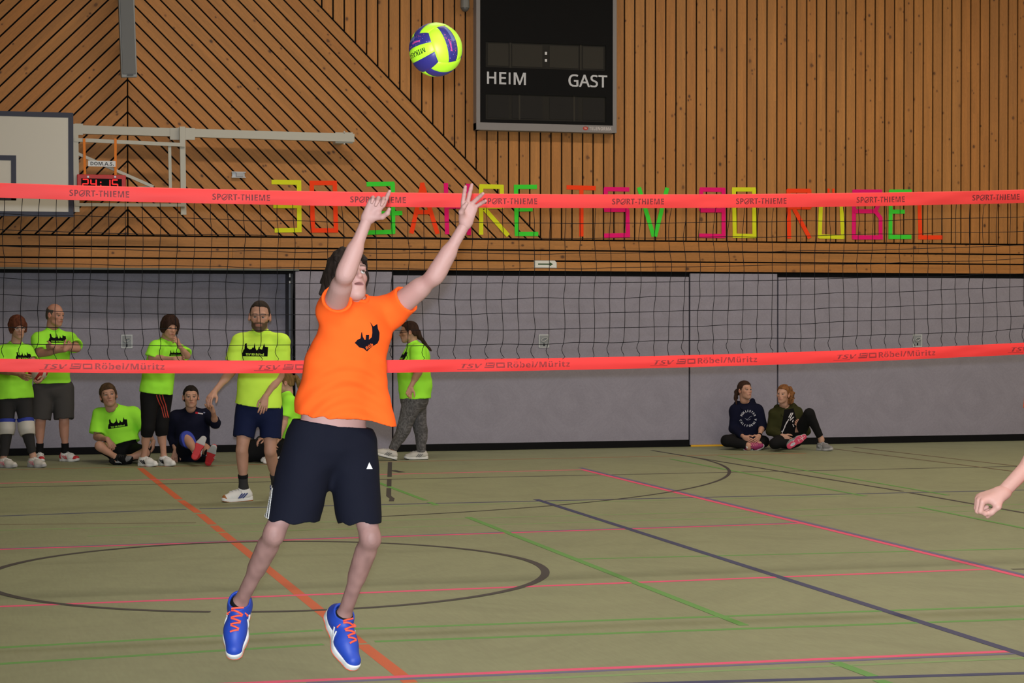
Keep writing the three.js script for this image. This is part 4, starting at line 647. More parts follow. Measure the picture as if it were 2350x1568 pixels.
  if (H.glasses) { const gs = []; for (const s of [-1, 1]) { gs.push(new THREE.TorusGeometry(0.021, 0.0022, 6, 20).scale(1, 0.78, 1).translate(s * 0.031, 0.003, 0.101)); gs.push(bar(V(s * 0.052, 0.008, 0.098), V(s * 0.08, 0.008, 0.0), 0.003, 0.005)); } gs.push(bar(V(-0.011, 0.006, 0.102), V(0.011, 0.006, 0.102), 0.003, 0.003)); const gl = part('glasses', loc(mergeGeometries(gs.map(g => g.index ? g.toNonIndexed() : g)).applyMatrix4(HM)), H.glasses, root); if (H.dark) for (const s of [-1, 1]) part('lens', loc(new THREE.CircleGeometry(0.02, 16).scale(1, 0.78, 1).translate(s * 0.031, 0.003, 0.1012).applyMatrix4(HM)), H.dark, gl); }
  if (H.headband) part('hair_tie', loc(new THREE.TorusGeometry(0.016, 0.006, 6, 14).translate(...H.headband).applyMatrix4(HM)), black, root);
  // garments
  const wr = (x, y, z, a, f = 1) => a * (0.62 * noise(x * 7 * f, y * 11 * f, z * 7 * f) + 0.38 * noise(x * 15 * f + 9, y * 24 * f, z * 15 * f));
  const plane = (pt, n) => { const c = pt.dot(n); return (x, y, z) => x * n.x + y * n.y + z * n.z - c; };
  if (S.shirt) {
    const o = S.shirt, e = o.ease ?? 0.016, hem = J(o.hem), dn = o.tilt ? J(o.tilt[1]).sub(J(o.tilt[0])) : null; let nrm = hem.clone().sub(j.waist); if (nrm.length() < 0.02) nrm = j.waist.clone().sub(T1); nrm.normalize(); if (dn) { dn.normalize(); nrm = V(0, -1, 0).addScaledVector(dn, dn.y).normalize(); }
    const ext = hem.clone().addScaledVector(nrm, 0.08), hw = (o.hw ?? 0.17) * (0.5 + 0.5 * m), hd = (o.hd ?? 0.135) * m;
    const top = [fcap(T0, T1, [cw + e * 0.6, cd + e], [cw * 0.95 + e, cd + e], sideU), fcap(T1, j.waist, [cw * 0.93 + e, cd + e], [ww + e * 1.3, wd + e * 1.4], sideM), fcap(j.waist, ext, [ww + e * 1.3, wd + e * 1.3], [hw, hd], sideM), cap(j.neck, j.sA, 0.052, 0.062), cap(j.neck, j.sB, 0.052, 0.062)];
    if (o.belly) top.push(fcap(J(o.belly[0]), J(o.belly[1]), o.belly[2], o.belly[3], sideM));
    for (const q of o.extra ?? []) top.push(cap(J(q[0]), J(q[1]), q[2], q[3]));
    const torso = U(0.05, top), hemP = plane(hem, nrm), hemW = o.hemWave, sl = [];
    for (const k of ['A', 'B']) {
      const s = j['s' + k], el = j['e' + k], w = j['w' + k], f = o['sleeve' + k] ?? o.sleeve ?? 0.55, r0 = (o.sr ?? 0.064) * arm, r1 = (o.sr1 ?? 0.072) * arm, fl = o.wide ?? 1;
      if (f <= 1) { const dir = el.clone().sub(s).normalize(), cut = plane(mix(s, el, f), dir), c = cap(s, mix(s, el, f + 0.25), r0, r1 * fl); sl.push([c, cut]); }
      else { const dir = w.clone().sub(el).normalize(), cut = plane(mix(el, w, f - 1), dir); sl.push([U(0.03, [cap(s, el, r0, 0.056 * arm), cap(el, mix(el, w, f - 0.9), 0.056 * arm, 0.042 * arm)]), null, cap(el, mix(el, w, f - 0.9), 0.056 * arm, 0.042 * arm), cut, cap(s, el, r0, 0.056 * arm)]); }
    }
    const nk = cap(j.neck.clone().addScaledVector(j.neck.clone().sub(j.head).normalize(), o.vneck ?? 0.004), j.head, (o.nr ?? 0.066) * (S.nw ?? 1)), amp = o.amp ?? 0.008;
    const f = (x, y, z) => {
      let t = torso(x, y, z); let c = hemP(x, y, z); if (hemW) c += hemW(x, y, z); t = hollow(t, c);
      for (const q of sl) { let u; if (q[1]) u = hollow(q[0](x, y, z), q[1](x, y, z), 0.006, 0.05); else u = smin(q[4](x, y, z), hollow(q[2](x, y, z), q[3](x, y, z), 0.006, 0.04), 0.02); t = smin(t, u, 0.035); }
      t += wr(x, y, z, amp, o.wf ?? 1); if (o.fold) t += o.fold(x, y, z); return smax(t, -nk(x, y, z), 0.006);
    };
    RIM = Math.max(0.008, (o.cell ?? 0.0085) * 1.9);
    const g = mesh(f, lo, hi, o.cell ?? 0.0085), C = o.print ? J(o.print) : null;
    if (C) { const n = o.pn ? cv(...o.pn) : new THREE.Vector3().crossVectors(sideM, mix(j.sA, j.sB, 0.5).sub(pel)).normalize(), up = o.pup ? cv(...o.pup) : mix(j.sA, j.sB, 0.5).sub(pel).normalize(), sx = new THREE.Vector3().crossVectors(up, n).normalize(), sz = o.psize ?? 0.5; planeMap(g, (x, y, z) => { const q = V(x - C.x, y - C.y, z - C.z), a = q.dot(sx) / sz + 0.5, b = q.dot(up) / sz + 0.5; return q.dot(n) < -(o.pback ?? 0.13) ? [a > 0.5 ? 3 : -2, b] : [a, b]; }); }
    const sm = part(o.name ?? 'shirt', loc(g), o.mat, root);
    if (!o.hood) part('collar', loc(mesh((x, y, z) => { const a = nk(x, y, z); return smax(smax(Math.abs(a) - 0.007, f(x, y, z) - 0.006, 0.003), -(f(x, y, z) + 0.02), 0.002); }, ...bounds([j.neck], 0.13), o.ccell ?? 0.0048)), o.mat, sm);
    if (o.hood) part('hood', loc(mesh(U(0.03, o.hood.map(q => cap(J(q[0]), J(q[1]), q[2], q[3]))), ...bounds(o.hood.flatMap(q => [J(q[0]), J(q[1])]), 0.1), 0.008)), o.hoodMat ?? o.mat, sm);
  }
  if (S.pants) {
    const o = S.pants, e = o.ease ?? 0.012, top = o.top ? J(o.top) : mix(j.waist, pel, 0.25), un = mix(j.waist, top, 0.5).sub(pel).normalize(), tp = plane(top, o.topn ? cv(...o.topn).normalize() : un), pv = fcap(mix(top, pel, -0.2), pel, [(o.tw ?? ww * 0.98) + e, wd + e], [pw + e, pd + e], sideL), L = [];
    for (const k of ['A', 'B']) {
      const h = j['h' + k], kn = j['k' + k], a = j['a' + k], len = o['len' + k] ?? o.len, r0 = (o.r0 ?? 0.088) * lm + e, r1 = (o.r1 ?? 0.058) * lm + e;
      if (len <= 1) { const dir = kn.clone().sub(h).normalize(); const en = o['end' + k] ? J(o['end' + k]) : mix(h, kn, len + 0.15); L.push([cap(h, en, r0, o['re' + k] ?? r1), o['hem' + k] ? plane(J(o['hem' + k]), o['hn' + k] ? cv(...o['hn' + k]).normalize() : dir) : plane(mix(h, kn, len), dir)]); }
      else { const dir = a.clone().sub(kn).normalize(), fwd = S.face ?? cv(0, 0, 1); const c = U(0.025, [cap(kn, mix(kn, a, len - 0.9), 0.052 * lm + e, (o.r2 ?? (0.05 - 0.016 * (len - 1))) * lm + e), cap(mix(kn, a, 0.15).addScaledVector(fwd, -0.016), mix(kn, a, 0.42).addScaledVector(fwd, -0.018), 0.05 * lm + e, 0.042 * lm + e)]); L.push([c, plane(mix(kn, a, len - 1), dir), cap(h, kn, r0, r1)]); }
    }
    const pex = o.extra ? U(0.02, o.extra.map(q => cap(J(q[0]), J(q[1]), q[2], q[3]))) : null, wv = o.wave ?? 0.004;
    const f = (x, y, z) => { let t = hollow(pv(x, y, z), tp(x, y, z), 0.006, 0.02); if (pex) t = smin(t, pex(x, y, z), 0.03); for (const q of L) { let u = hollow(q[0](x, y, z), q[1](x, y, z) + wv * Math.sin((x + 0.7 * z) * 55), 0.007, 0.07); if (q[2]) u = smin(u, q[2](x, y, z), 0.03); else u = Math.max(u, -1); t = smin(t, u, 0.03); } return Math.max(t + wr(x, y, z, o.amp ?? 0.004), tp(x, y, z) - Math.max(0, Math.hypot(x - pel.x, y - pel.y, z - pel.z) - (o.tr ?? 0.23)) * 3); };
    RIM = Math.max(0.008, (o.cell ?? 0.009) * 1.9); const g = mesh(f, lo, hi, o.cell ?? 0.009); if (o.uv) planeMap(g, o.uv); const pm = part(o.name ?? 'trousers', loc(g), o.mat, root);
    for (const q of o.stripes ?? []) { const mn = (x, y, z) => Math.max(Math.abs(f(x, y, z)) - 0.0035, q.f(x, y, z)); part(q.name ?? 'side_stripe', loc(mesh(mn, ...bounds(q.pts.map(J), q.pad ?? 0.06), q.cell ?? 0.004)), q.mat, pm); }
    S.pantsF = f;
  }
  for (const q of S.bands ?? []) {                                    // socks, knee pads, wrist bands: sleeves round a limb
    const a = j[q.a], b = j[q.b], p = mix(a, b, q.t0), r = mix(a, b, q.t1), dir = r.clone().sub(p).normalize(), c0 = plane(p, dir.clone().negate()), c1 = plane(r, dir), e = q.e ?? 0.006;
    const src = q.over ? S.pantsF : bodyF, f = (x, y, z) => Math.max(src(x, y, z) - e, c0(x, y, z), c1(x, y, z), Math.abs(cap(p, r, 0)(x, y, z)) - 0.13); part(q.name, loc(mesh(f, ...bounds([p, r], 0.12), q.cell ?? 0.006)), q.mat, root);
  }
  if (S.prop) S.prop({ root, base, j, J, loc, part, bodyF });
  for (const k of ['A', 'B']) { const o = S['shoe' + k]; if (!o) continue; const q = { ...S.shoe, ...o }; let an = j['a' + k], toe = J(o.toe), up = o.up ? cv(...o.up) : V(0, 1, 0); if (q.ground) { an = an.clone().setY(0.085 * (q.size ?? 1)); const v = toe.sub(an).setY(0).normalize(); toe = an.clone().addScaledVector(v, 0.2).setY(0.03); } addShoe(root, base, an, toe, up, q, S.scell ?? 0.005); }
  return root;
}
const eyeW = mat(lin(0.42, 0.39, 0.37), 0.35), irisM = mat(lin(0.05, 0.035, 0.025), 0.2), hairMat = new THREE.MeshPhysicalMaterial({ color: 0xffffff, vertexColors: true, roughness: 0.8, specularIntensity: 0.4 });
const M = { white: mat(lin(0.7, 0.7, 0.7), 0.55), offwhite: mat(lin(0.55, 0.53, 0.5), 0.6), navy: matte(lin(0.0065, 0.0075, 0.016), 0.85), navy2: matte(lin(0.008, 0.013, 0.05), 0.8), blackC: matte(lin(0.009, 0.009, 0.01), 0.85), grey: matte(lin(0.06, 0.056, 0.056), 0.9), dgrey: matte(lin(0.035, 0.034, 0.036), 0.9), red: mat(lin(0.5, 0.02, 0.03), 0.6), blue: mat(lin(0.02, 0.04, 0.35), 0.7), pinkS: mat(lin(0.6, 0.2, 0.25), 0.6), lightgrey: mat(lin(0.4, 0.4, 0.42), 0.6), midgrey: mat(lin(0.19, 0.19, 0.2), 0.7), gum: mat(lin(0.35, 0.13, 0.04), 0.6), silver: mat(lin(0.45, 0.46, 0.48), 0.4) };
const LIME = '#a8ff46', YELLIME = '#d2ff55', ORANGE = '#ff6424';
// ---------------------------------------------------------------- the player
{
  const D = 8.8, shoeBlue = mat(lin(0.012, 0.055, 0.42), 0.55), coral = mat(lin(0.85, 0.1, 0.05), 0.6);
  const skin = [0.48, 0.275, 0.25], hemTab = [[-0.17, 0.0], [-0.12, 0.0], [-0.04, 0.024], [0.0, 0.018], [0.05, 0.04], [0.1, 0.05], [0.16, 0.03], [0.22, 0.015], [0.3, 0]];
  person({
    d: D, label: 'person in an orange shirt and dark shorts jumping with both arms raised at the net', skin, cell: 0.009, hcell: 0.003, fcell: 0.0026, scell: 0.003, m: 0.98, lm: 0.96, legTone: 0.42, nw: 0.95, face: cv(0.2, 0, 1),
    j: { head: [801, 641, -0.06], neck: [820, 715, 0.0], sA: [766, 708, -0.1], eA: [792, 630, -0.34], wA: [843, 502, -0.34], sB: [897, 716, 0.06], eB: [998, 634, -0.08], wB: [1069, 512, -0.1], waist: [768, 930, 0], hA: [714, 1015, -0.02], kA: [628, 1228, -0.1], aA: [549, 1388, 0.16], hB: [806, 1020, 0.05], kB: [850, 1238, -0.02], aB: [788, 1416, 0.2] },
    head: { yaw: 30, pitch: 21, roll: 3, size: 0.99, wide: 0.93, nose: 1.05, earz: -0.025, open: true, bt: 0.0048, lips: [0.4, 0.17, 0.16], brow: [0.03, 0.018, 0.012], look: [0.3, 0.6], hair: { style: 'mop', color: [0.016, 0.01, 0.0075], line: 0.07 } },
    handA: { to: [880, 442, -0.36], n: [0.35, 0.1, 0.9], left: false, curl: [[6, 8, 6], [50, 60, 30], [58, 66, 35], [52, 60, 34]], spread: [-10, 2, -2, -8], thumb: [[0.046, 0.044, 0.03], [0.054, 0.07, 0.044], [0.05, 0.09, 0.05]], s: 0.96 },
    handB: { to: [1086, 425, -0.12], n: [0.1, 0.1, 0.95], left: true, curl: [[6, 8, 6], [4, 6, 5], [16, 14, 10], [18, 16, 12]], spread: [3, -2, -34, -46], thumb: [[0.03, 0.045, 0.036], [0.024, 0.07, 0.052], [0.016, 0.088, 0.058]], s: 0.98 },
    cw: 0.152, cd: 0.1, ww: 0.138,
    shirt: { mat: shirtMat(ORANGE, ORANGE, 0, function playerPrint(c, w, h) { c.fillStyle = '#0f0d1a'; c.beginPath(); [[168,300],[191,274],[217,262],[221,215],[227,211],[236,248],[253,274],[263,274],[263,233],[291,233],[293,274],[316,253],[319,215],[316,169],[297,122],[329,163],[371,142],[375,180],[393,215],[393,274],[380,304],[329,333],[288,372],[253,347],[214,339]].forEach((q, i) => c[i ? 'lineTo' : 'moveTo'](q[0], q[1])); c.fill(); c.fillStyle = ORANGE; c.font = 'bold 40px sans-serif'; c.save(); c.translate(281, 361); c.rotate(-0.55); c.fillText('Röb', 0, 0); c.restore(); }), hem: [800, 968, 0], tilt: [[690, 950], [912, 990]], sleeve: 0.42, sleeveA: 0.3, sleeveB: 0.37, sr: 0.066, sr1: 0.066, ease: 0.022, hw: 0.205, hd: 0.15, amp: 0.006, cell: 0.0055, nr: 0.062, vneck: -0.012, print: [833, 775, -0.1], pup: [0.0, 1, 0], pn: [0.38, 0, 0.92], psize: 0.26, pback: 0.1,
      extra: [[[835, 800, 0.02], [878, 1000, 0.02], 0.06, 0.066], [[745, 830, -0.02], [722, 950, 0], 0.05, 0.066]],
      hemWave: (x, y, z) => { const q = V(x, y, z).sub(P(800, 968, D)).dot(RGT); for (let i = 1; i < hemTab.length; i++) if (q < hemTab[i][0]) { const a = hemTab[i - 1], b = hemTab[i], t = cl((q - a[0]) / (b[0] - a[0]), 0, 1); return (a[1] + (b[1] - a[1]) * t) * 0.6; } return 0; },
      fold: (x, y, z) => { const c = P(790, 850, D), u = (x - c.x) * RGT.x + (z - c.z) * RGT.z, v = y - c.y, w = noise(u * 4, v * 4, 3) * 0.05, env = cl(noise(u * 5 + 7, v * 6, 1) + 0.65, 0, 1) * cl(1.35 - Math.abs(u) * 6, 0, 1), low = cl((0.1 - v) / 0.12, 0, 1); return env * (0.0065 * low * Math.sin((v + w + u * u * 1.4 - u * 0.25) * 95) + 0.0055 * (1 - low) * Math.sin((u * 0.8 + v * 0.7 + w) * 55)); } },
    pants: { name: 'shorts', mat: M.navy, len: 0.9, hemA: [640, 1193, -0.08], hnA: [-0.1, -0.99, 0], hemB: [826, 1200, 0], hnB: [0.02, -1, 0], top: [760, 972, 0], topn: [0.14, 0.98, 0.0], r0: 0.1, r1: 0.083, endA: [664, 1215, -0.06], reA: 0.118, endB: [828, 1222, 0], reB: 0.094, ease: 0.018, amp: 0.006, cell: 0.006, tw: 0.145, wave: 0.007, extra: [[[748, 1080, 0], [749, 1106, 0], 0.05, 0.032]],
      stripes: [0, 1, 2].map(k => ({ name: 'side_stripe', mat: M.white, cell: 0.002, pad: 0.05, pts: [[612, 1118, -0.1], [606, 1195, -0.1]], f: (x, y, z) => { const a = P(604.5 + k * 6.2, 1192, D - 0.1), b = P(613.5 + k * 5.2, 1120, D - 0.1), t = (y - a.y) / (b.y - a.y), q = (x - a.x - (b.x - a.x) * t) * RGT.x + (z - a.z - (b.z - a.z) * t) * RGT.z; const fr = (x - a.x) * -FWD.x + (z - a.z) * -FWD.z; return Math.max(Math.abs(q) - 0.0034, -t, t - 1, -0.02 - fr); } })) },
    bands: [{ name: 'sock', a: 'kA', b: 'aA', t0: 0.95, t1: 1.15, e: 0.003, mat: M.blackC, cell: 0.004 }, { name: 'sock', a: 'kB', b: 'aB', t0: 0.95, t1: 1.15, e: 0.003, mat: M.blackC, cell: 0.004 }],
    shoe: { upper: shoeBlue, sole: M.white, outsole: coral, lace: coral, stripes: M.white, ns: 2, slant: 0.006, sw: 0.0035, lw: 0.0042, size: 1.14 },
    shoeA: { toe: [531, 1518, 0.06], up: [0.02, 0.45, 0.85] }, shoeB: { toe: [815, 1550, 0.1], up: [0.42, 0.6, 0.6] },
    prop: ({ root, J, loc, part }) => { const c = J([851, 1068, -0.03]), s = new THREE.Shape(); s.moveTo(-0.014, -0.012); s.lineTo(0.012, -0.012); s.lineTo(-0.002, 0.016); const g = new THREE.ExtrudeGeometry(s, { depth: 0.004, bevelEnabled: false }); g.applyMatrix4(new THREE.Matrix4().makeBasis(RGT, UPV, FWD.clone().negate()).setPosition(c.addScaledVector(FWD, -0.06))); part('emblem', loc(g), M.white, root); }
  });
}
// ---------------------------------------------------------------- volleyballs, panel by panel
function volleyball(label, pos, r, e1, e2, colors, text) {
  const t = thing('volleyball', label, 'ball', pos), a = e1.clone().normalize(), b = e2.clone().addScaledVector(a, -e2.dot(a)).normalize(), c = new THREE.Vector3().crossVectors(a, b);
  const faces = [[a, b, c], [a.clone().negate(), b, c], [b, c, a], [b.clone().negate(), c, a], [c, a, b], [c.clone().negate(), a, b]];   // normal, split axis, run axis
  faces.forEach(([n, s, u], fi) => {
    for (let k = 0; k < 3; k++) {
      const flip = new THREE.Vector3().crossVectors(s, u).dot(n) > 0, N = 10, Mx = 20, pos2 = [], uv = [], idx = [];
      for (let i = 0; i <= N; i++) for (let q = 0; q <= Mx; q++) {
        const A = (-1 + (k + i / N) * 2 / 3) * Math.PI / 4, B = (-1 + q / Mx * 2) * Math.PI / 4, ed = Math.min(i, N - i) / N, ed2 = Math.min(q, Mx - q) / Mx, rr = r * (1 - 0.02 * Math.exp(-ed * 14) - 0.02 * Math.exp(-ed2 * 30));
        const d = n.clone().addScaledVector(s, Math.tan(A)).addScaledVector(u, Math.tan(B)).normalize().multiplyScalar(rr); pos2.push(d.x, d.y, d.z); uv.push(flip ? 1 - q / Mx : q / Mx, i / N);
      }
      for (let i = 0; i < N; i++) for (let q = 0; q < Mx; q++) { const o = i * (Mx + 1) + q, p = o + Mx + 1; idx.push(o, o + 1, p, o + 1, p + 1, p); }
      const g = new THREE.BufferGeometry(); g.setAttribute('position', new THREE.Float32BufferAttribute(pos2, 3)); g.setAttribute('uv', new THREE.Float32BufferAttribute(uv, 2));
      if (flip) for (let i = 0; i < idx.length; i += 3) [idx[i + 1], idx[i + 2]] = [idx[i + 2], idx[i + 1]];
      g.setIndex(idx); g.computeVertexNormals();
      part('panel', g, (text && text[fi + ',' + k]) || colors[k === 1 ? 1 - (fi >> 1) % 2 : (fi >> 1) % 2], t);
    }
  });
  const core = new THREE.SphereGeometry(r * 0.965, 32, 20); part('bladder', core, black, t);
}
{
  const neon = mat(lin(0.5, 0.95, 0.03), 0.45, { side: 2 }), blueM = mat(lin(0.03, 0.025, 0.2), 0.45, { side: 2 });
  const word = canvasTex(512, 176, (c, w, h) => { c.fillStyle = '#bdf732'; c.fillRect(0, 0, w, h); c.save(); c.translate(w * 0.5, h * 0.5); c.fillStyle = '#1e3a12'; c.font = 'bold 92px sans-serif'; c.scale(320 / c.measureText('MIKASA').width, 1); c.fillText('MIKASA', -c.measureText('MIKASA').width * 0.5, 34); c.restore(); });
  const pat = canvasTex(512, 176, (c, w, h) => { c.fillStyle = '#2c2a78'; c.fillRect(0, 0, w, h); c.fillStyle = '#5a6a9a'; c.fillRect(w * 0.5, h * 0.55, w * 0.4, h * 0.3); c.fillStyle = '#e04a90'; for (let i = 0; i < 9; i++) c.fillRect(w * 0.28 + i * 17, h * 0.25, 12, 14 + hash(i, 8, 8) * 14); for (let i = 0; i < 60; i++) { c.fillStyle = i % 3 ? '#d05878' : '#7c86b8'; c.fillRect(hash(i, 1, 1) * w * 0.6 + w * 0.1, hash(i, 2, 1) * h, 3 + hash(i, 3, 1) * 8, 3 + hash(i, 4, 1) * 8); } });
  const wm = mat(0xffffff, 0.45, { map: word, side: 2 }), pm = mat(0xffffff, 0.45, { map: pat, side: 2 });
  volleyball('neon yellow and dark blue volleyball in the air above the raised arms', P(1000, 114, 8.1), 0.1065, cv(0.62, 0.2, 0.76), cv(-0.72, -0.25, 0.65), [neon, blueM], { '2,1': wm, '0,1': pm, '2,0': pm });
  const w = mat(lin(0.6, 0.6, 0.58), 0.5, { side: 2 }), r = mat(lin(0.5, 0.03, 0.03), 0.5, { side: 2 });
  volleyball('white and red volleyball held by the woman at the left edge', P(87, 853, 21.95), 0.105, cv(0.3, -0.5, 0.8), cv(-0.6, 0.3, 0.5), [w, r], { '2,0': mat(lin(0.03, 0.2, 0.08), 0.5, { side: 2 }) });
}
const LG = shirtMat(LIME, LIME), YG = shirtMat(YELLIME, '#b4d848');
const SK2 = [0.5, 0.27, 0.19], SK3 = [0.52, 0.29, 0.21];
const shoeW = { upper: M.white, sole: M.white, lace: M.white, stripes: M.blackC, sw: 0.005 };
// woman with auburn hair at the left edge, knee pads, ball
person({
  d: 22.2, label: 'woman with short auburn hair and glasses in a lime shirt and blue-white knee pads', skin: SK3, m: 1.08, cell: 0.012, face: cv(0.4, 0, 0.9),
  j: { head: [41, 753, -0.05], neck: [36, 792, 0], sA: [4, 808, -0.03], eA: [2, 850, -0.12], wA: [46, 860, -0.3], sB: [62, 806, 0.08], eB: [80, 843, -0.05], wB: [100, 862, -0.26], waist: [33, 865, 0], hA: [16, 905, 0], kA: [16, 982, -0.05], aA: [8, 1056, 0], hB: [52, 905, 0.05], kB: [61, 982, -0.03], aB: [76, 1047, 0.05] },
  head: { fem: 1, yaw: 28, pitch: -6, roll: -4, size: 0.98, hair: { style: 'bob', color: [0.1, 0.03, 0.015], low: -0.045, fringe: 0.07 }, brow: [0.15, 0.06, 0.03], glasses: M.silver },
  handA: { to: [66, 870, -0.4], n: [0.6, 0, -0.8] }, handB: { to: [92, 876, -0.3], n: [-0.6, 0.6, 0], curl: [40, 42, 44, 46], left: true },
  shirt: { mat: LG, hem: [35, 915, 0], hw: 0.2, hd: 0.15, sleeve: 0.62, sr: 0.07, sr1: 0.085, print: [55, 817, -0.1], pn: [0.6, 0, 0.8], pup: [0, 1, 0], psize: 0.27, ease: 0.022 },
  pants: { name: 'leggings', mat: M.dgrey, len: 1.86, ease: 0.006, amp: 0.002 },
  bands: ['A', 'B'].flatMap(k => [{ name: 'knee_pad', a: 'h' + k, b: 'k' + k, t0: 0.84, t1: 1.2, mat: M.offwhite, e: 0.016, over: true }, { name: 'pad_band', a: 'h' + k, b: 'k' + k, t0: 0.74, t1: 0.86, mat: M.blue, e: 0.012, over: true }]),
  shoe: { ground: true, upper: M.offwhite, sole: M.lightgrey, lace: M.white, stripes: M.pinkS }, shoeA: { toe: [45, 1070, -0.15] }, shoeB: { toe: [120, 1062, -0.15] }
});
// bald man with folded arms
person({
  d: 23.1, label: 'balding man in a lime shirt and dark grey shorts standing with folded arms', skin: [0.52, 0.26, 0.185], m: 1.18, cell: 0.012, arm: 1.12, face: cv(0.5, 0, 0.85),
  j: { head: [127, 724, -0.03], neck: [119, 760, 0.02], sA: [88, 779, -0.08], eA: [92, 812, -0.16], wA: [149, 803, -0.34], sB: [160, 778, 0.1], eB: [177, 800, -0.08], wB: [118, 795, -0.33], waist: [119, 845, 0], hA: [100, 893, -0.03], kA: [93, 968, -0.05], aA: [91, 1036, 0], hB: [144, 893, 0.04], kB: [147, 968, 0], aB: [150, 1036, 0.05] },
  head: { yaw: 58, pitch: -6, size: 1.03, wide: 1.05, jaw: 1.1, hair: { style: 'bald', color: [0.09, 0.075, 0.06] }, brow: [0.14, 0.08, 0.05] },
  handA: { to: [168, 784, -0.3], n: [-0.2, 0.3, -0.9], curl: [50, 55, 60, 60] }, handB: { to: [98, 800, -0.22], n: [0.2, 0.1, -0.9], curl: [60, 60, 60, 60], left: true },
  shirt: { mat: LG, hem: [120, 880, 0], hw: 0.205, hd: 0.16, sleeve: 0.8, sr: 0.07, sr1: 0.08, belly: [[120, 815, -0.04], [120, 860, -0.05], [0.17, 0.15], [0.16, 0.14]], print: [134, 777, -0.15], pn: [0.35, 0, 0.9], pup: [0, 1, 0], psize: 0.34 },
  pants: { name: 'shorts', mat: M.grey, len: 0.93, r0: 0.098, r1: 0.083, ease: 0.012 },
  bands: ['A', 'B'].map(k => ({ name: 'sock', a: 'k' + k, b: 'a' + k, t0: 0.72, t1: 1.1, mat: M.blackC, e: 0.006 })),
  shoe: { ground: true, upper: M.white, sole: M.white, lace: M.white, stripes: M.red, toecap: M.red, capz: 0.15, heel: M.red }, shoeA: { toe: [104, 1060, -0.5] }, shoeB: { toe: [192, 1052, -0.1] }
});
// cross-legged man
person({
  d: 22.95, label: 'brown-haired man in a lime shirt sitting cross-legged on the floor', skin: SK2, m: 1.05, cell: 0.011, arm: 1.05,
  j: { head: [249, 909, -0.08], neck: [262, 941, 0.05], sA: [228, 952, 0.05], eA: [222, 1003, 0.0], wA: [247, 1008, -0.3], sB: [306, 949, 0.1], eB: [336, 985, 0.1], wB: [352, 1014, -0.05], waist: [276, 1002, 0.1], hA: [266, 1036, 0.1], kA: [228, 1024, -0.3], aA: [266, 1050, -0.38], hB: [302, 1036, 0.1], kB: [334, 1040, -0.25], aB: [292, 1052, -0.3] },
  head: { yaw: 14, pitch: 8, roll: -9, size: 1.1, hair: { style: 'short', color: [0.07, 0.04, 0.02], g: 0.012, line: 0.06 }, brow: [0.09, 0.05, 0.025], stubble: null, look: [0.6, 0.5] },
  handA: { to: [262, 1030, -0.36], n: [-0.4, -0.6, -0.5], curl: [30, 34, 36, 38] }, handB: { to: [350, 1045, -0.1], n: [-1, 0, 0] },
  shirt: { mat: shirtMat(LIME, LIME, -0.1), hem: [282, 1022, 0.08], hw: 0.21, hd: 0.16, sleeve: 0.85, sr: 0.075, sr1: 0.09, wide: 1.05, print: [267, 972, -0.1], pup: [-0.05, 1, 0], pn: [0, 0, 1], psize: 0.36, ease: 0.022, amp: 0.007 },
  pants: { name: 'shorts', mat: M.blackC, len: 0.62, lenB: 0.9, ease: 0.014 },
  shoe: { upper: M.blackC, sole: M.blackC, lace: M.dgrey, stripes: M.lightgrey }, shoeA: { toe: [300, 1053, -0.45], up: [0.1, 0.6, 0.7], toecap: M.midgrey, capz: 0.14, heel: mat(lin(0.5, 0.3, 0.02), 0.6) }, shoeB: { toe: [262, 1056, -0.38], up: [-0.1, 0.6, 0.7] }
});
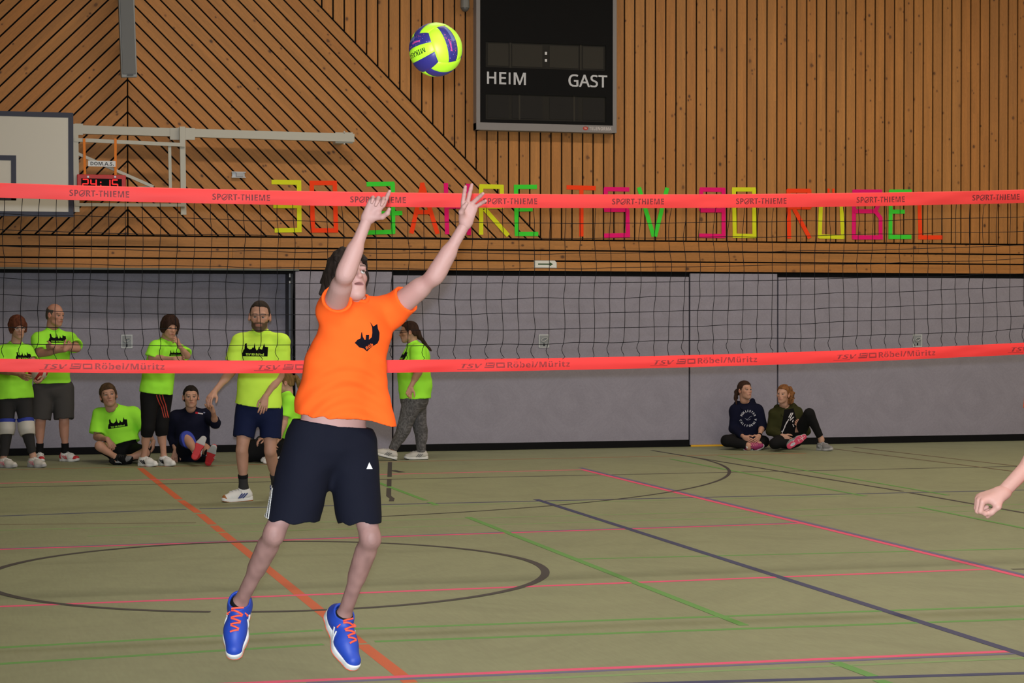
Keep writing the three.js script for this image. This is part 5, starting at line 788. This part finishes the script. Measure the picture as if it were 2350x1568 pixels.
// woman with her hand at her chin
person({
  d: 22.4, label: 'woman with dark bob in a lime shirt and black capri trousers, hand at her chin', skin: SK2, m: 1.12, lm: 1.05, cell: 0.0115, face: cv(0.75, 0, 0.6),
  j: { head: [390, 753, -0.05], neck: [379, 786, 0.02], sA: [358, 797, -0.13], eA: [348, 822, -0.16], wA: [400, 824, -0.3], sB: [398, 795, 0.14], eB: [429, 817, -0.02], wB: [413, 796, -0.16], waist: [364, 858, 0.02], hA: [344, 908, -0.05], kA: [340, 982, -0.1], aA: [330, 1050, 0.0], hB: [374, 908, 0.1], kB: [371, 980, 0.03], aB: [376, 1050, 0.08] },
  head: { fem: 1, yaw: 30, pitch: -5, roll: 7, size: 1.02, hair: { style: 'bob', color: [0.03, 0.014, 0.01], low: -0.05, fringe: 0.078 }, brow: [0.06, 0.03, 0.02] },
  handA: { to: [430, 826, -0.34], n: [0, 0.4, 0.9], curl: [30, 30, 30, 30] }, handB: { to: [405, 779, -0.2], n: [-0.9, 0, -0.2], curl: [40, 45, 50, 55], left: true },
  shirt: { mat: LG, hem: [358, 902, 0.02], tilt: [[318, 897], [398, 907]], hw: 0.19, hd: 0.17, sleeve: 0.92, sr: 0.072, sr1: 0.08, belly: [[368, 850, 0], [362, 885, 0], [0.16, 0.15], [0.16, 0.155]], print: [397, 811, -0.05], pn: [0.9, 0, 0.4], pup: [0, 1, 0], psize: 0.2 },
  pants: { name: 'capri_trousers', mat: M.blackC, len: 1.28, ease: 0.008, r0: 0.093, r1: 0.062, amp: 0.003,
    stripes: [0, 1, 2].map(k => ({ name: 'side_stripe', mat: mat(lin(0.5, 0.05, 0.03), 0.7), cell: 0.005, pad: 0.12, pts: [[360, 905, -0.1], [384, 962, -0.1]], f: (x, y, z) => { const a = P(374 + k * 4.2, 960, 22.3), b = P(360 + k * 6.2, 906, 22.3), t = (y - a.y) / (b.y - a.y), q = (x - a.x - (b.x - a.x) * t) * RGT.x + (z - a.z - (b.z - a.z) * t) * RGT.z, fr = (x - a.x) * -FWD.x + (z - a.z) * -FWD.z; return Math.max(Math.abs(q) - 0.0055, -t, t - 1, -0.14 - fr); } })) },
  shoe: { ground: true, ...shoeW }, shoeA: { toe: [360, 1068, -0.12] }, shoeB: { toe: [408, 1066, -0.12] }
});
// man in dark long sleeves on the floor
person({
  d: 23.15, label: 'dark-haired man in a navy long-sleeved top sitting on the floor in red shoes', skin: SK2, m: 1.12, cell: 0.0115, arm: 1.08,
  j: { head: [438, 912, -0.12], neck: [438, 945, 0.02], sA: [404, 958, 0.0], eA: [396, 1003, 0.08], wA: [403, 1035, -0.08], sB: [477, 954, 0.05], eB: [494, 972, -0.2], wB: [489, 945, -0.4], waist: [441, 1005, 0.02], hA: [424, 1042, 0.02], kA: [428, 1006, -0.38], aA: [452, 1043, -0.72], hB: [464, 1042, 0.02], kB: [470, 1030, -0.45], aB: [484, 1046, -0.75] },
  head: { yaw: 12, pitch: 2, roll: 0, size: 1.03, wide: 1.05, hair: { style: 'short', color: [0.015, 0.011, 0.009], g: 0.006, amp: 0.003, line: 0.066 }, brow: [0.02, 0.015, 0.01] },
  handA: { to: [400, 1052, -0.14], n: [0, -0.6, -0.7], curl: [10, 10, 10, 10] }, handB: { to: [482, 922, -0.45], n: [-0.6, 0, 0.6], curl: [55, 60, 62, 64], left: true },
  shirt: { mat: shirtMat('#15172a', '#15172a', 0.18, function chestLogo(c, w, h) { c.fillStyle = '#c9c4cc'; c.fillRect(w * 0.3, h * 0.42, w * 0.42, h * 0.06); c.fillStyle = '#b02a35'; c.fillRect(w * 0.3, h * 0.4, w * 0.14, h * 0.1); c.fillStyle = '#8890b0'; c.fillRect(w * 0.72, h * 0.34, w * 0.1, h * 0.06); }), hem: [442, 1040, 0.02], hw: 0.22, hd: 0.17, sleeveA: 1.6, sleeveB: 1.35, sr: 0.075, print: [455, 951, -0.1], pn: [0, 0, 1], pup: [0, 1, 0], psize: 0.2, ease: 0.02 },
  pants: { name: 'shorts', mat: M.navy, len: 0.86, ease: 0.014, amp: 0.004 },
  bands: [{ name: 'knee_pad', a: 'hA', b: 'kA', t0: 0.74, t1: 1.14, mat: M.blue, e: 0.024 }, ...['A', 'B'].map(k => ({ name: 'sock', a: 'k' + k, b: 'a' + k, t0: 0.86, t1: 1.1, mat: M.blackC, e: 0.006 }))],
  shoe: { upper: M.red, sole: M.red, outsole: M.red, patch: M.lightgrey, lace: M.white, stripes: M.white }, shoeA: { toe: [463, 1016, -0.72], up: [0.1, 0.15, -1] }, shoeB: { toe: [489, 1030, -0.85], up: [0.1, 0.5, -0.8] }
});
// bearded man stepping forward
person({
  d: 18.2, label: 'bearded man in a yellow shirt and navy shorts stepping forward beneath the net', legTone: 0.15, skin: SK2, m: 1.13, cell: 0.011,  arm: 1.1,
  j: { head: [596, 728, -0.03], neck: [598, 764, 0.02], sA: [552, 786, 0], eA: [533, 850, -0.02], wA: [492, 900, -0.2], sB: [645, 787, 0], eB: [642, 862, 0.02], wB: [609, 911, -0.22], waist: [596, 880, 0.0], hA: [568, 940, 0], kA: [555, 1034, -0.08], aA: [559, 1120, 0.0], hB: [622, 942, 0.02], kB: [620, 1036, 0.0], aB: [634, 1112, 0.25] },
  head: { yaw: 3, pitch: -3, roll: 2, size: 1.13, wide: 1.02, beard: [0.035, 0.022, 0.015], bd: 0.88, smile: 0.003, hair: { style: 'short', color: [0.025, 0.017, 0.012], g: 0.004, amp: 0.002, line: 0.082 }, brow: [0.04, 0.025, 0.018] },
  handA: { to: [472, 925, -0.3], n: [0.3, -0.5, -0.6], curl: [20, 24, 28, 32] }, handB: { to: [603, 945, -0.26], n: [-0.3, 0, -0.9], left: true, curl: [14, 18, 22, 26], thumb: [[0.045, 0.05, 0.02], [0.05, 0.078, 0.028], [0.05, 0.1, 0.03]] },
  shirt: { mat: YG, hem: [594, 932, 0], tilt: [[537, 926], [652, 940]], hw: 0.212, hd: 0.165, sleeve: 0.72, sr: 0.075, sr1: 0.088, print: [584, 804, -0.15], pn: [0, 0, 1], pup: [0.01, 1, 0], psize: 0.385, ease: 0.018 },
  pants: { name: 'shorts', mat: M.navy2, len: 0.68, r0: 0.086, r1: 0.07, ease: 0.011 },
  bands: [{ name: 'sock', a: 'kA', b: 'aA', t0: 0.66, t1: 1.1, mat: M.dgrey, e: 0.006 }, { name: 'sock_cuff', a: 'kA', b: 'aA', t0: 0.64, t1: 0.74, mat: M.blackC, e: 0.009 }, { name: 'sock', a: 'kB', b: 'aB', t0: 0.66, t1: 1.1, mat: M.dgrey, e: 0.006 }],
  shoe: { upper: M.white, sole: M.white, outsole: M.gum, lace: M.white, stripes: mat(lin(0.03, 0.05, 0.2), 0.6), ns: 3, sw: 0.006, size: 1.08 }, shoeA: { ground: true, toe: [512, 1144, -0.12], toecap: M.gum, capz: 0.18 }, shoeB: { toe: [628, 1150, 0.1], up: [0, 0.6, 0.6] }
});
// seated person behind the bag
person({
  d: 22.8, label: 'person with a blond ponytail in a lime shirt crouching behind the bearded man', skin: SK3, m: 0.92, cell: 0.012, face: cv(-1, 0, 0.2),
  j: { head: [652, 879, 0], neck: [658, 908, 0.02], sA: [650, 920, 0.14], eA: [640, 965, 0.1], wA: [610, 1002, 0.02], sB: [664, 920, -0.12], eB: [652, 968, -0.16], wB: [642, 1005, -0.2], waist: [668, 975, 0], hA: [668, 1025, 0.1], kA: [622, 1015, 0.1], aA: [640, 1052, 0.1], hB: [672, 1025, -0.06], kB: [625, 1018, -0.1], aB: [645, 1052, -0.1] },
  head: { yaw: -78, pitch: -8, size: 0.95, hair: { style: 'tail', color: [0.2, 0.12, 0.045], line: 0.065, tail: [[0, 0.05, -0.1, 0.025], [0, 0.04, -0.145, 0.03], [0, -0.02, -0.17, 0.03], [0.0, -0.08, -0.16, 0.016]], camp: 0.009, curl: 40 } },
  handA: { to: [590, 1012, -0.02], n: [0, -1, 0] }, handB: { to: [630, 1020, -0.22], n: [0, -1, 0], left: true },
  shirt: { mat: shirtMat(LIME, LIME, 0, function plainShirt() {}), hem: [668, 1022, 0.02], hw: 0.15, hd: 0.16, sleeve: 0.75, sr: 0.062, sr1: 0.07 },
  pants: { name: 'trousers', mat: M.blackC, len: 1.85, ease: 0.008 },
  shoe: { ground: true, ...shoeW }, shoeA: { toe: [600, 1054, 0.1] }, shoeB: { toe: [605, 1056, -0.1] }
});
{ // sports bag
  const p = onFloor(605, 1062), t = thing('sports_bag', 'black sports bag on the floor behind the bearded man', 'bag', p); p.z;
  const f = U(0.05, [fcap(V(-0.12, 0.1, -0.1), V(0.12, 0.1, -0.1), [0.1, 0.1], [0.1, 0.1], V(0, 1, 0)), fcap(V(-0.1, 0.17, -0.1), V(0.1, 0.17, -0.1), [0.09, 0.085], [0.09, 0.085], V(0, 1, 0))]);
  part('bag_body', mesh((x, y, z) => smax(f(x, y, z), 0.002 - y, 0.01) + 0.006 * noise(x * 12, y * 12, z * 12), V(-0.28, -0.02, -0.26), V(0.28, 0.32, 0.08), 0.009), M.blackC, t);
  part('carry_handle', strip([V(-0.08, 0.24, -0.07), V(-0.05, 0.285, -0.05), V(0.05, 0.285, -0.05), V(0.08, 0.24, -0.07)], 0.009), M.dgrey, t); part('zip_tab', box(0.012, 0.03, 0.006, 0.1, 0.12, 0.012, 0.002), M.lightgrey, t);
}
// woman walking along the wall
person({
  d: 23.35, label: 'woman in dark glasses, lime shirt and mottled grey leggings walking left along the wall', skin: SK2, m: 1.28, lm: 1.2, cell: 0.012, arm: 1.15, face: cv(-1, 0, 0.05), cw: 0.17,
  j: { head: [938, 763, 0], neck: [948, 793, 0.02], sA: [953, 806, 0.2], eA: [948, 856, 0.22], wA: [936, 890, 0.15], sB: [960, 806, -0.16], eB: [961, 852, -0.22], wB: [943, 888, -0.24], waist: [952, 865, 0.02], hA: [953, 916, 0.12], kA: [964, 982, 0.1], aA: [967, 1042, 0.1], hB: [949, 916, -0.06], kB: [927, 982, -0.1], aB: [899, 1036, -0.1] },
  head: { fem: 1, yaw: -84, pitch: -4, size: 0.97, wide: 1.05, jaw: 1.15, hair: { style: 'tail', color: [0.035, 0.017, 0.012], line: 0.075, tail: [[0, 0.0, -0.1, 0.035], [0, -0.06, -0.12, 0.03], [0, -0.13, -0.17, 0.022], [0.0, -0.19, -0.21, 0.016], [0, -0.23, -0.25, 0.008]], camp: 0.007 }, glasses: M.blackC, dark: M.blackC },
  handA: { to: [930, 915, 0.12], n: [0, 0, 1], left: false }, handB: { to: [935, 914, -0.26], n: [0.3, 0, 1], left: true, curl: [26, 32, 36, 40] },
  shirt: { mat: LG, hem: [953, 915, 0.02], hw: 0.185, hd: 0.148, sleeve: 0.86, sr: 0.08, sr1: 0.088, belly: [[944, 850, 0.02], [954, 884, 0.02], [0.16, 0.165], [0.16, 0.19]], print: [918, 815, 0], pn: [-1, 0, 0.1], pup: [0, 1, 0], psize: 0.4, ease: 0.022 },
  pants: { name: 'leggings', mat: mat(0xffffff, 0.9, { map: dataTex(256, 256, (x, y) => { const v = 92 + 22 * noise(x * 0.12, y * 0.12, 1) + 40 * (hash(x, y, 4) - 0.5); return [v * 0.99, v * 0.97, v]; }) }), uv: (x, y, z) => [(x + z) * 2.5, y * 2.5], len: 1.93, ease: 0.007, amp: 0.003, r0: 0.1, }, pd: 0.122,
  shoe: { upper: M.offwhite, sole: M.white, outsole: M.blackC, lace: M.white, stripes: M.midgrey }, shoeA: { ground: true, toe: [928, 1058, 0.05] }, shoeB: { toe: [868, 1037, -0.1], up: [-0.35, 1, 0] }
});
// two girls sitting against the wall
person({
  d: 25.42, label: 'girl in a navy hooded sweater with white lettering sitting cross-legged against the wall', skin: SK2, m: 0.98, cell: 0.011, 
  j: { head: [1710, 897, -0.05], neck: [1709, 927, 0.02], sA: [1687, 941, 0.02], eA: [1683, 985, -0.02], wA: [1708, 1004, -0.3], sB: [1739, 940, 0.02], eB: [1750, 978, -0.08], wB: [1742, 1001, -0.3], waist: [1714, 985, 0.05], hA: [1700, 1012, 0.05], kA: [1668, 1012, -0.3], aA: [1718, 1023, -0.42], hB: [1730, 1012, 0.05], kB: [1752, 1014, -0.06], aB: [1742, 1020, -0.35] },
  head: { fem: 1, smile: 0.004, yaw: 30, pitch: 8, size: 0.96, hair: { style: 'tail', color: [0.04, 0.019, 0.012], line: 0.07, tail: [[-0.02, 0.03, -0.1, 0.028], [-0.05, 0.0, -0.125, 0.028], [-0.075, -0.08, -0.11, 0.024], [-0.09, -0.17, -0.09, 0.01]] }, brow: [0.1, 0.05, 0.035], nose: 0.75, jaw: 0.86, lips: [0.4, 0.15, 0.13] },
  handA: { to: [1726, 1016, -0.42], n: [0.4, 0, -0.9], curl: [30, 34, 36, 40] }, handB: { to: [1734, 1016, -0.42], n: [-0.4, 0, -0.9], left: true, curl: [30, 34, 36, 40] },
  shirt: { name: 'hooded_sweater', mat: shirtMat('#11142a', '#11142a', 0, function ringText(c, w, h) { c.fillStyle = '#c9ccd6'; c.font = 'bold 62px sans-serif'; const put = (s, a0, a1, r, flip) => { for (let i = 0; i < s.length; i++) { const a = a0 + (a1 - a0) * i / (s.length - 1); c.save(); c.translate(w / 2 + Math.cos(a) * r, h / 2 + Math.sin(a) * r); c.rotate(a + (flip ? -Math.PI / 2 : Math.PI / 2)); c.fillText(s[i], -20, 20); c.restore(); } }; put('HOLLISTER', -2.75, -0.4, 150, false); put('CALIFORNIA', 2.85, 0.2, 165, true); c.lineWidth = 8; c.strokeStyle = '#8d91a3'; c.beginPath(); c.moveTo(w * 0.36, h * 0.5); c.quadraticCurveTo(w * 0.46, h * 0.6, w * 0.54, h * 0.48); c.quadraticCurveTo(w * 0.6, h * 0.4, w * 0.66, h * 0.42); c.moveTo(w * 0.42, h * 0.56); c.quadraticCurveTo(w * 0.52, h * 0.6, w * 0.6, h * 0.53); c.stroke(); }), hem: [1715, 1008, 0.05], hw: 0.2, hd: 0.16, sleeveA: 1.82, sleeveB: 1.28, sr: 0.066, print: [1717, 960, -0.1], pn: [0, 0, 1], pup: [0, 1, 0], psize: 0.3, ease: 0.028, vneck: 0.02, nr: 0.06, hood: [[[1692, 930, 0.08], [1728, 930, 0.08], 0.05, 0.05], [[1692, 926, 0.05], [1704, 940, -0.1], 0.03, 0.008], [[1727, 920, 0.04], [1714, 941, -0.1], 0.033, 0.008]] },
  pants: { name: 'trousers', mat: M.blackC, len: 1.92, ease: 0.014, amp: 0.004 },
  bands: [{ name: 'watch_strap', a: 'eB', b: 'wB', t0: 0.86, t1: 0.98, mat: M.blackC, e: 0.005, cell: 0.004 }],
  shoe: { upper: mat(lin(0.3, 0.02, 0.12), 0.6), sole: M.white, lace: M.pinkS, stripes: M.navy, size: 0.92 }, shoeA: { toe: [1756, 1024, -0.4], up: [0.1, 0.5, 0.8] }, shoeB: { toe: [1718, 1024, -0.42], up: [-0.2, 0.6, 0.7] }
});
person({
  d: 25.2, label: 'girl with curly reddish hair in an olive hooded jacket, one knee raised', skin: SK3, m: 0.96, cell: 0.011, 
  j: { head: [1797, 906, -0.06], neck: [1801, 936, 0.02], sA: [1777, 950, 0], eA: [1768, 990, 0.0], wA: [1795, 1001, -0.16], sB: [1829, 947, 0.06], eB: [1850, 990, 0.1], wB: [1840, 984, -0.1], waist: [1808, 988, 0.05], hA: [1795, 1010, 0.05], kA: [1778, 1018, -0.42], aA: [1817, 1016, -0.5], hB: [1826, 1008, 0.05], kB: [1857, 950, -0.28], aB: [1885, 1009, -0.22] },
  head: { fem: 1, yaw: -30, pitch: 4, roll: 3, size: 0.96, hair: { style: 'tail', color: [0.2, 0.085, 0.03], line: 0.068, tail: [[0.0, 0.1, -0.05, 0.03], [0.03, 0.05, -0.1, 0.05], [0.06, 0.0, -0.09, 0.052], [0.07, -0.06, -0.08, 0.045], [0.05, -0.1, -0.07, 0.02]], camp: 0.018, curl: 45 }, brow: [0.16, 0.08, 0.05], nose: 0.72, jaw: 0.84, wide: 0.96, lips: [0.38, 0.11, 0.1] },
  handA: { to: [1812, 1010, -0.2], n: [0, 0, -1], curl: [40, 44, 46, 50] }, handB: { to: [1828, 968, -0.12], n: [0, 0, -1], left: true, curl: [40, 44, 46, 50] },
  shirt: { name: 'hooded_jacket', mat: shirtMat('#33341b', '#33341b', 0, function scriptPrint(c, w, h) { c.fillStyle = '#0e0d10'; c.beginPath(); c.moveTo(w * 0.42, h * 0.1); c.lineTo(w * 0.75, h * 0.05); c.lineTo(w * 0.95, h); c.lineTo(w * 0.25, h); c.fill(); c.strokeStyle = '#cfcbd0'; c.lineWidth = 16; for (const [a, b, d, e] of [[0.72, 0.2, 0.6, 0.4], [0.66, 0.2, 0.56, 0.36], [0.74, 0.34, 0.6, 0.46], [0.56, 0.42, 0.46, 0.6], [0.5, 0.5, 0.42, 0.68], [0.72, 0.44, 0.69, 0.52], [0.44, 0.66, 0.36, 0.84], [0.7, 0.58, 0.74, 0.68], [0.34, 0.82, 0.31, 0.92]]) { c.beginPath(); c.moveTo(w * a, h * b); c.lineTo(w * d, h * e); c.stroke(); } }), hem: [1808, 1008, 0.05], hw: 0.19, hd: 0.15, sleeveA: 1.93, sleeveB: 1.9, sr: 0.066, print: [1806, 968, -0.1], pn: [0, 0, 1], pup: [0, 1, 0], psize: 0.36, ease: 0.026, vneck: 0.03, nr: 0.062, hood: [[[1784, 938, 0.08], [1822, 936, 0.1], 0.05, 0.05], [[1784, 934, 0.04], [1796, 955, -0.1], 0.03, 0.008], [[1820, 930, 0.05], [1818, 945, -0.04], 0.032, 0.012]] },
  pants: { name: 'leggings', mat: M.blackC, len: 1.88, ease: 0.008, amp: 0.003, r1: 0.06 },
  shoe: { upper: mat(lin(0.2, 0.2, 0.21), 0.7), sole: M.lightgrey, lace: M.lightgrey, stripes: M.lightgrey, size: 0.95 }, shoeA: { toe: [1843, 1002, -0.56], up: [-0.25, 0.05, -1], outsole: mat(0xffffff, 0.6, { map: canvasTex(128, 320, (c, w, h) => { c.fillStyle = '#cf4468'; c.fillRect(0, 0, w, h); c.strokeStyle = '#e6d6dc'; c.lineWidth = 6; for (const [a, b, d, e] of [[0.2, 0.2, 0.8, 0.26], [0.25, 0.3, 0.75, 0.24], [0.5, 0.12, 0.5, 0.38], [0.3, 0.4, 0.7, 0.42], [0.1, 0.5, 0.3, 0.62]]) { c.beginPath(); c.moveTo(w * a, h * b); c.lineTo(w * d, h * e); c.stroke(); } c.fillStyle = '#b9bcd0'; c.beginPath(); c.ellipse(w * 0.5, h * 0.68, w * 0.13, h * 0.1, 0, 0, 7); c.fill(); c.stroke(); }) }) }, shoeB: { ground: true, toe: [1905, 1022, -0.35] }
});
// team-mate cut off by the right edge of the picture
person({
  d: 7.0, label: 'person in an orange shirt at the right edge, mostly outside, one fist lowered', skin: [0.5, 0.28, 0.24], m: 1.02, cell: 0.01, fcell: 0.003,
  j: { head: [2520, 610, 0], neck: [2520, 730, 0], sA: [2425, 775, 0], eA: [2424, 1003, 0.02], wA: [2301, 1131, -0.06], sB: [2640, 775, 0], eB: [2660, 985, 0], wB: [2620, 1150, -0.1], waist: [2525, 985, 0], hA: [2470, 1145, 0], kA: [2455, 1450, -0.05], aA: [2450, 1760, 0], hB: [2590, 1145, 0], kB: [2600, 1450, -0.05], aB: [2605, 1760, 0] },
  head: { yaw: -20, pitch: 10, hair: { style: 'short', color: [0.05, 0.03, 0.02] } },
  handA: { to: [2250, 1146, -0.07], n: [0.12, -0.95, -0.22], curl: [[66, 72, 40], [72, 76, 42], [74, 78, 44], [70, 76, 46]], spread: [3, 0, -2, -4], thumb: [[0.04, 0.04, 0.028], [0.032, 0.062, 0.044], [0.02, 0.074, 0.058]], left: false, s: 1.0 },
  shirt: { mat: shirtMat(ORANGE, ORANGE, 0, function plainOrange() {}), hem: [2525, 1150, 0], hw: 0.23, hd: 0.175, sleeve: 0.72, sr: 0.075, sr1: 0.124, ease: 0.02 },
  pants: { name: 'shorts', mat: M.navy, len: 0.85, ease: 0.02, r1: 0.09 },
  bands: ['A', 'B'].map(k => ({ name: 'sock', a: 'k' + k, b: 'a' + k, t0: 0.8, t1: 1.1, mat: M.white, e: 0.006 })),
  shoe: { ground: true, ...shoeW }, shoeA: { toe: [2430, 1800, -0.3] }, shoeB: { toe: [2620, 1800, -0.3] }
});
shadows(scene);
renderer.render(scene, camera);
